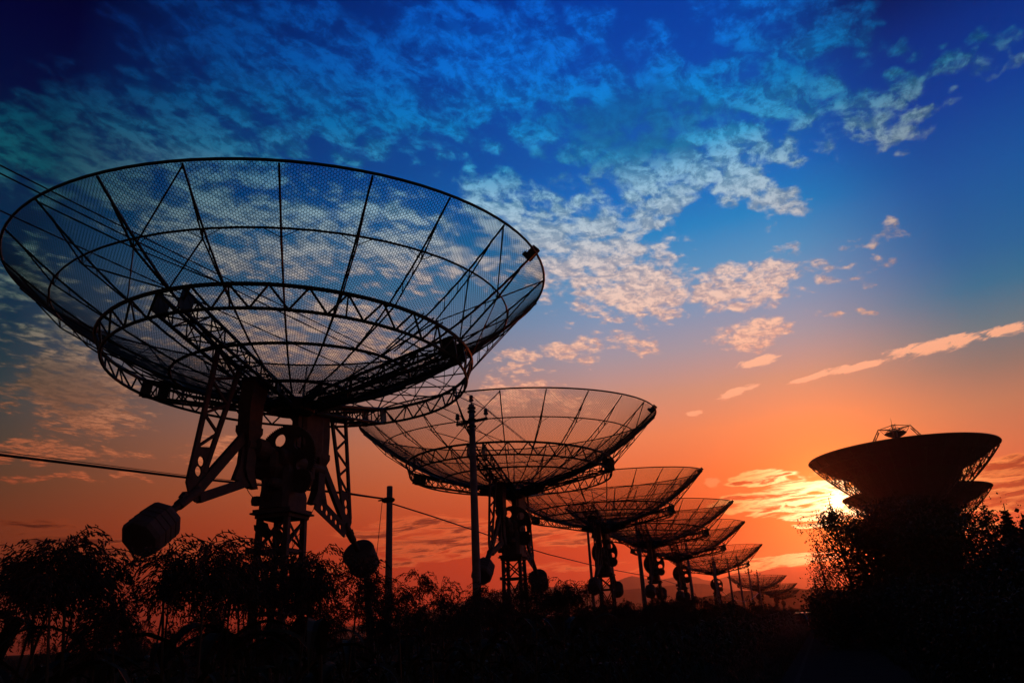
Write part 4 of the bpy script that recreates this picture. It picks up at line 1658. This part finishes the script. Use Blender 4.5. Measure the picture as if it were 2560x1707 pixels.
TREES = [
    ('poplar_tree', 2084, 1240, 47, 4.3, 'poplar', 'leafy poplar in front of the sun, left edge of the tree group', 1.15, .12),
    ('poplar_tree', 2150, 1258, 50, 3.6, 'poplar', 'slimmer poplar just right of the one in front of the sun', 1.0, .13),
    ('poplar_tree', 2042, 1350, 72, 2.6, 'poplar', 'low poplar shoot leaning out at the left foot of the tree group', .7, .10),
    ('poplar_tree', 2205, 1280, 44, 4.6, 'round', 'dark broad tree in front of the giant dish\'s left side', 1.5, .15),
    ('broad_tree', 2265, 1262, 52, 6.0, 'round', 'dense dark tree below the middle of the giant dish', 2.0, .18),
    ('broad_tree', 2330, 1300, 40, 4.6, 'round', 'dark rounded tree below the right half of the giant dish', 1.1, .15),
    ('broad_tree', 2392, 1270, 48, 4.2, 'round', 'open-crowned tree right of the giant dish\'s pedestal', .7, .14),
    ('broad_tree', 2448, 1242, 50, 3.4, 'poplar', 'tall loose tree beneath the second giant dish\'s rim', .75, .13),
    ('pine_tree', 2497, 1258, 46, 3.2, 'conifer', 'pointed pine right of the loose tree, near the picture\'s right edge', 1.1, .12),
    ('pine_tree', 2546, 1282, 42, 2.4, 'conifer', 'slim pine at the extreme right edge', 1.0, .11),
    ('pine_tree', 2522, 1330, 40, 2.2, 'conifer', 'short pine between the two taller pines', .9, .11),
]
for i, (nm, x, y, d_, wd, st, lab, dn, lf) in enumerate(TREES):
    loc, h = place(x, y, d_)
    tree(nm, loc, h, wd, 40 + i, st, lab, dens=dn, leaf=lf, m='tree_leaf' if st != 'conifer' else 'dark_leaf')


def shrub(loc, h, wd, seed, lab, group):
    r2 = random.Random(seed)
    t = empty('shrub', loc, r2.uniform(0, 6.28))
    tb, cb = MB(), MB()
    for i in range(9):
        a = r2.uniform(0, 6.28)
        er = Vector((math.cos(a), math.sin(a), 0))
        L = h * r2.uniform(.7, 1.0)
        e_ = er * (wd * .45 * r2.random()) + UZ * L
        tb.path([er * .06, er * .12 + UZ * L * .4, e_], [.02, .014, .004], 4)
        for q in range(5):
            leaf_cloud(cb, (er * .12).lerp(e_, .15 + .18 * q) + Vector((r2.uniform(-1, 1), r2.uniform(-1, 1), 0)) * wd * .16, 46, .30 * wd * .6 + .1, .085, r2, .9)
    tb.build('branches', M['bark'], t)
    cb.build('foliage', M['dark_leaf'], t)
    tag(t, lab, 'shrub', group)
    return t


SH = [shrub((0, 0, -50), 1.9, 1.7, 60 + i, '', '') for i in range(4)]
r2 = random.Random(77)
spots = []
t = 3.0
while t < 95:
    for w in (3.9, 5.0, 6.6, 8.8):
        if r2.random() < .9:
            spots.append((t + r2.uniform(-.5, .5), w + r2.uniform(-.35, .35) + max(0, (t - 40)) * .012))
    t += 1.15 + t * .02
for k in range(16):
    spots.append((36 + k * 2.6 + r2.uniform(-.6, .6), 3.5 + r2.uniform(0, .5)))
spots = [q for q in spots if abs(math.degrees(math.atan2(along(*q).x, along(*q).y))) < 42 and along(*q).y > 1]
for i, (t, w) in enumerate(spots):
    p = along(t, w)
    o = SH[i] if i < 4 else copy_tree(SH[r2.randrange(4)])
    o.location = p
    s_ = r2.uniform(.8, 1.25) * (1.0 + .12 * (w - 3.9))
    if t > 25 and w > 7:
        s_ *= 1.25
    if t > 34 and w < 4.1:
        s_ = r2.uniform(1.25, 1.8)
    o.scale = (s_, s_, s_ * r2.uniform(.9, 1.1))
    o.rotation_euler = (0, 0, r2.uniform(0, 6.28))
    dist = p.length
    where = 'in the bottom right corner' if dist < 14 else ('halfway along, below the pines' if dist < 32 else 'far along, below the giant dish')
    tag(o, 'dark leafy hedge shrub on the road\'s right side, ' + where, 'shrub', 'hedge shrubs at the right roadside')
for x, d_, s_ in ((2050, 60, 1.5), (2066, 52, 1.6), (2046, 68, 1.35), (2078, 45, 1.5), (2060, 57, 1.9), (2090, 40, 1.4), (2038, 76, 1.3), (2054, 64, 1.7)):
    o = copy_tree(SH[r2.randrange(4)])
    o.location = ground_at(x, d_)
    o.scale = (s_, s_, s_)
    o.rotation_euler = (0, 0, r2.uniform(0, 6.28))
    tag(o, 'dark bush at the foot of the poplars beside the road', 'shrub', 'bushes at the foot of the poplars')
# a few low bushes far along the left of the road, below the distant dishes
for i, (x, d_, s_) in enumerate(((1905, 118, 1.2), (1922, 126, 1.0), (1948, 140, 1.3), (1965, 120, 1.1), (1978, 150, 1.4), (1886, 105, .9), (1856, 92, .8))):
    o = copy_tree(SH[i % 4])
    p = ground_at(x, d_)
    o.location = p
    o.scale = (s_, s_, s_)
    tag(o, 'far dark bush left of the road end, below the distant dishes', 'shrub', 'far bushes by the distant dishes')

# ------------------------------------------------------------------ vine on the nearest dish's tower
t = empty('climbing_vine', (-3.89, 12.18, 0))
r2 = random.Random(5)
b = MB()
tips = []
for i in range(9):
    sy, sx = cs[i % 4]
    p = tl(sy, sx, .2)
    pts = []
    for k in range(14):
        u = k / 13
        z = .2 + u * r2.uniform(2.9, 3.2)
        q = tl(sy, sx, z).lerp(tl(*cs[(i + 1) % 4], z), min(1, .1 + .8 * u * r2.random()))
        q = q + Vector((r2.uniform(-.07, .07), r2.uniform(-.07, .07), 0))
        pts.append(q)
    b.path(pts, .006, 4)
    tips += pts[5:]
for px, pz, yy in ((-.55, 3.62, -.46), (.72, 2.75, .40), (.70, 2.9, .35)):
    tips.append(mp_(px, pz, -.1))
stem = b.build('stem', M['stalk'], t)
lm = []
for k in range(3):
    L = .20 + .03 * k
    bb = MB()
    outl = [(0, 0), (.30, .16), (.48, .50), (.30, .62), (0, 1.0)]
    pr_ = [(0, 0, 0)]
    hs = [(0, .0), (.26, -.12), (.46, .18), (.34, .58), (0, 1.0)]
    pts = [Vector((x * L, 0, -y * L)) for x, y in hs] + [Vector((-x * L, 0, -y * L)) for x, y in reversed(hs[1:-1])]
    for p in pts:
        p.y = -abs(p.x) * .3
    bb.v = pts
    bb.f = [(0, 1, 2, 3, 4), (0, 4, 5, 6, 7)]
    me = bpy.data.meshes.new('leaf')
    me.from_pydata([tuple(v) for v in bb.v], [], bb.f)
    me.materials.append(M['leaf'])
    lm.append(me)
for i in range(42):
    q = tips[r2.randrange(len(tips))]
    o = link('leaf', lm[i % 3], t)
    o.location = q + Vector((r2.uniform(-.10, .10), r2.uniform(-.10, .10), r2.uniform(-.1, .1)))
    o.rotation_euler = (r2.uniform(-.6, .6), r2.uniform(-.5, .5), r2.uniform(0, 6.28))
    s_ = r2.uniform(.7, 1.3)
    o.scale = (s_, s_, s_)
tag(t, 'broad-leaved vine climbing the lattice tower of the largest dish', 'vine')
for i, (p, q) in enumerate(((mp_(-1.05, 3.83), mp_(-.56, 3.55)), (mp_(1.0, 3.80), mp_(.46, 3.2)))):
    base_ = Vector((-3.89, 12.18, 0))
    wire('tie_wire', [base_ + p, base_ + p.lerp(q, .4) + Vector((0, 0, -.03)), base_ + q], .006, M['cable'],
         ('left' if i == 0 else 'right') + ' thin twisted wire hanging beside the largest dish\'s turret', 'wire', 'loose wires on the largest dish', sag=.02, nseg=6)

# leaning post stub in the crop beside the pole
b = MB()
pb = at(922, 1450, 12.5)
b.bar((pb.x + .18, pb.y, 0), (pb.x - .03, pb.y, pb.z + .07), .10, .10)
b.bar((pb.x - .031, pb.y, pb.z + .072), (pb.x - .036, pb.y, pb.z + .10), .10, .10)
tag(b.build('leaning_post', M['rust']), 'leaning square post end sticking out of the crop left of the plain pole', 'post')


# ------------------------------------------------------------------ cars and walker at the end of the road
def make_car():
    t = empty('parked_car')
    b = MB()
    # side profile lofted across the width
    prof = [(-2.25, .42), (-2.28, .75), (-2.12, 1.02), (-1.85, 1.08), (-1.30, 1.72), (-.2, 1.82), (.75, 1.74), (1.30, 1.12), (2.05, 1.0), (2.24, .72), (2.22, .40)]
    rings = []
    for y, s_ in ((-.86, .94), (-.80, 1.0), (.80, 1.0), (.86, .94)):
        rings.append([Vector((x * (s_ if z > 1.0 else 1), y * (1.0 if z < 1.1 else .84), .42 + (z - .42) * (.97 + .03 * s_))) for x, z in prof])
    b.loft(rings)
    b.build('body', M['car'], t)
    for y in (-.80, .80):
        b = MB()
        yy = y * .995 + (.012 if y > 0 else -.012)
        for x0, x1, x2, x3 in ((-1.42, -.30, -.30, -1.15), (-.22, .98, .66, -.22)):
            k = len(b.v)
            b.v += [Vector((x0, yy * 1.005, 1.14)), Vector((x1, yy * 1.005, 1.14)), Vector((x2, yy * .875, 1.62)), Vector((x3, yy * .875, 1.62))]
            b.v += [v - Vector((0, .02 if y > 0 else -.02, 0)) for v in b.v[k:k + 4]]
            b.f += [(k, k + 1, k + 2, k + 3), (k + 7, k + 6, k + 5, k + 4), (k, k + 4, k + 5, k + 1), (k + 1, k + 5, k + 6, k + 2), (k + 2, k + 6, k + 7, k + 3), (k + 3, k + 7, k + 4, k)]
        b.build('side_window', M['glass'], t)
    for nm, (xa, za), (xb, zb_) in (('rear_window', (-1.82, 1.13), (-1.36, 1.67)), ('windscreen', (1.27, 1.17), (.82, 1.69))):
        b = MB()
        sx = -.02 if xa < 0 else .02
        b.v = [Vector((xa + sx, -.66, za)), Vector((xa + sx, .66, za)), Vector((xb + sx, .58, zb_)), Vector((xb + sx, -.58, zb_))]
        b.v += [v - Vector((sx * .8, 0, .015)) for v in b.v]
        b.f = [(0, 1, 2, 3), (7, 6, 5, 4), (0, 4, 5, 1), (1, 5, 6, 2), (2, 6, 7, 3), (3, 7, 4, 0)]
        b.build(nm, M['glass'], t)
    for x in (-1.38, 1.42):
        for y in (-.80, .80):
            b = MB()
            b.lathe((x, y - .11, .34), (0, 1, 0), [(0, .26), (.02, .33), (.20, .33), (.22, .26)], 18)
            w = b.build('wheel', M['tyre'], t)
            b = MB()
            b.lathe((x, y - .125, .34), (0, 1, 0), [(0, .10), (.01, .20), (.24, .20), (.25, .10)], 12)
            b.build('rim', M['white'], w)
    for y in (-.62, .62):
        b = MB()
        b.bar((-2.275, y - .1, .92), (-2.275, y + .1, .92), .05, .14)
        b.build('tail_light', M['lamp'], t)
    return t


c1_ = make_car()
head = math.atan2(ROW.y, ROW.x)
p = ground_at(1993, 112)
c1_.location = p
c1_.rotation_euler = (0, 0, head)
tag(c1_, 'dark car with a glinting roof at the end of the road, left one', 'car', 'cars at the end of the road')
c2_ = copy_tree(c1_)
p = ground_at(2021, 120)
c2_.location = p
tag(c2_, 'dark car at the end of the road close to the right-hand trees', 'car', 'cars at the end of the road')


def person(loc, rz):
    t = empty('person', loc, rz)
    J = [(0, 0, .95), (0, 0, 1.18), (0, .01, 1.40), (0, .03, 1.50), (0, .04, 1.62), (0, .04, 1.72),          # 0-5 spine, neck, head
         (.11, 0, .92), (.12, .12, .50), (.12, .02, .09), (.12, .16, .03),                                     # 6-9 right leg
         (-.11, 0, .92), (-.12, .02, .50), (-.12, -.20, .12), (-.12, -.10, .03),                               # 10-13 left leg
         (.19, .01, 1.40), (.24, -.06, 1.13), (.24, .06, .90), (.24, .12, .80),                                # 14-17 arm
         (-.19, .01, 1.40), (-.24, .04, 1.13), (-.24, .16, .92), (-.24, .22, .83)]
    E_ = [(0, 1), (1, 2), (2, 3), (3, 4), (4, 5), (0, 6), (6, 7), (7, 8), (8, 9), (0, 10), (10, 11), (11, 12), (12, 13), (2, 14), (14, 15), (15, 16), (16, 17), (2, 18), (18, 19), (19, 20), (20, 21)]
    rad = [.15, .14, .15, .06, .095, .09, .10, .065, .045, .04, .10, .065, .045, .04, .065, .048, .036, .03, .065, .048, .036, .03]
    me = bpy.data.meshes.new('body')
    me.from_pydata(J, E_, [])
    o = bpy.data.objects.new('body', me)
    col.objects.link(o)
    o.parent = t
    sk = o.modifiers.new('skin', 'SKIN')
    for i, sv in enumerate(me.skin_vertices[0].data):
        sv.radius = (rad[i], rad[i] * .85)
        sv.use_root = (i == 0)
    sub = o.modifiers.new('subsurf', 'SUBSURF')
    sub.levels = sub.render_levels = 1
    me.materials.append(M['cloth'])
    b = MB()
    b.lathe((0, .03, 1.60), (0, -.1, 1), [(0, .10), (.06, .108), (.12, .098), (.16, .06), (.175, .02)], 10)
    b.build('hair', M['cloth'], t)
    return t


pr_ = person(ground_at(1995, 101), head - math.pi / 2)
tag(pr_, 'person in dark clothes walking on the road in front of the left car', 'person')
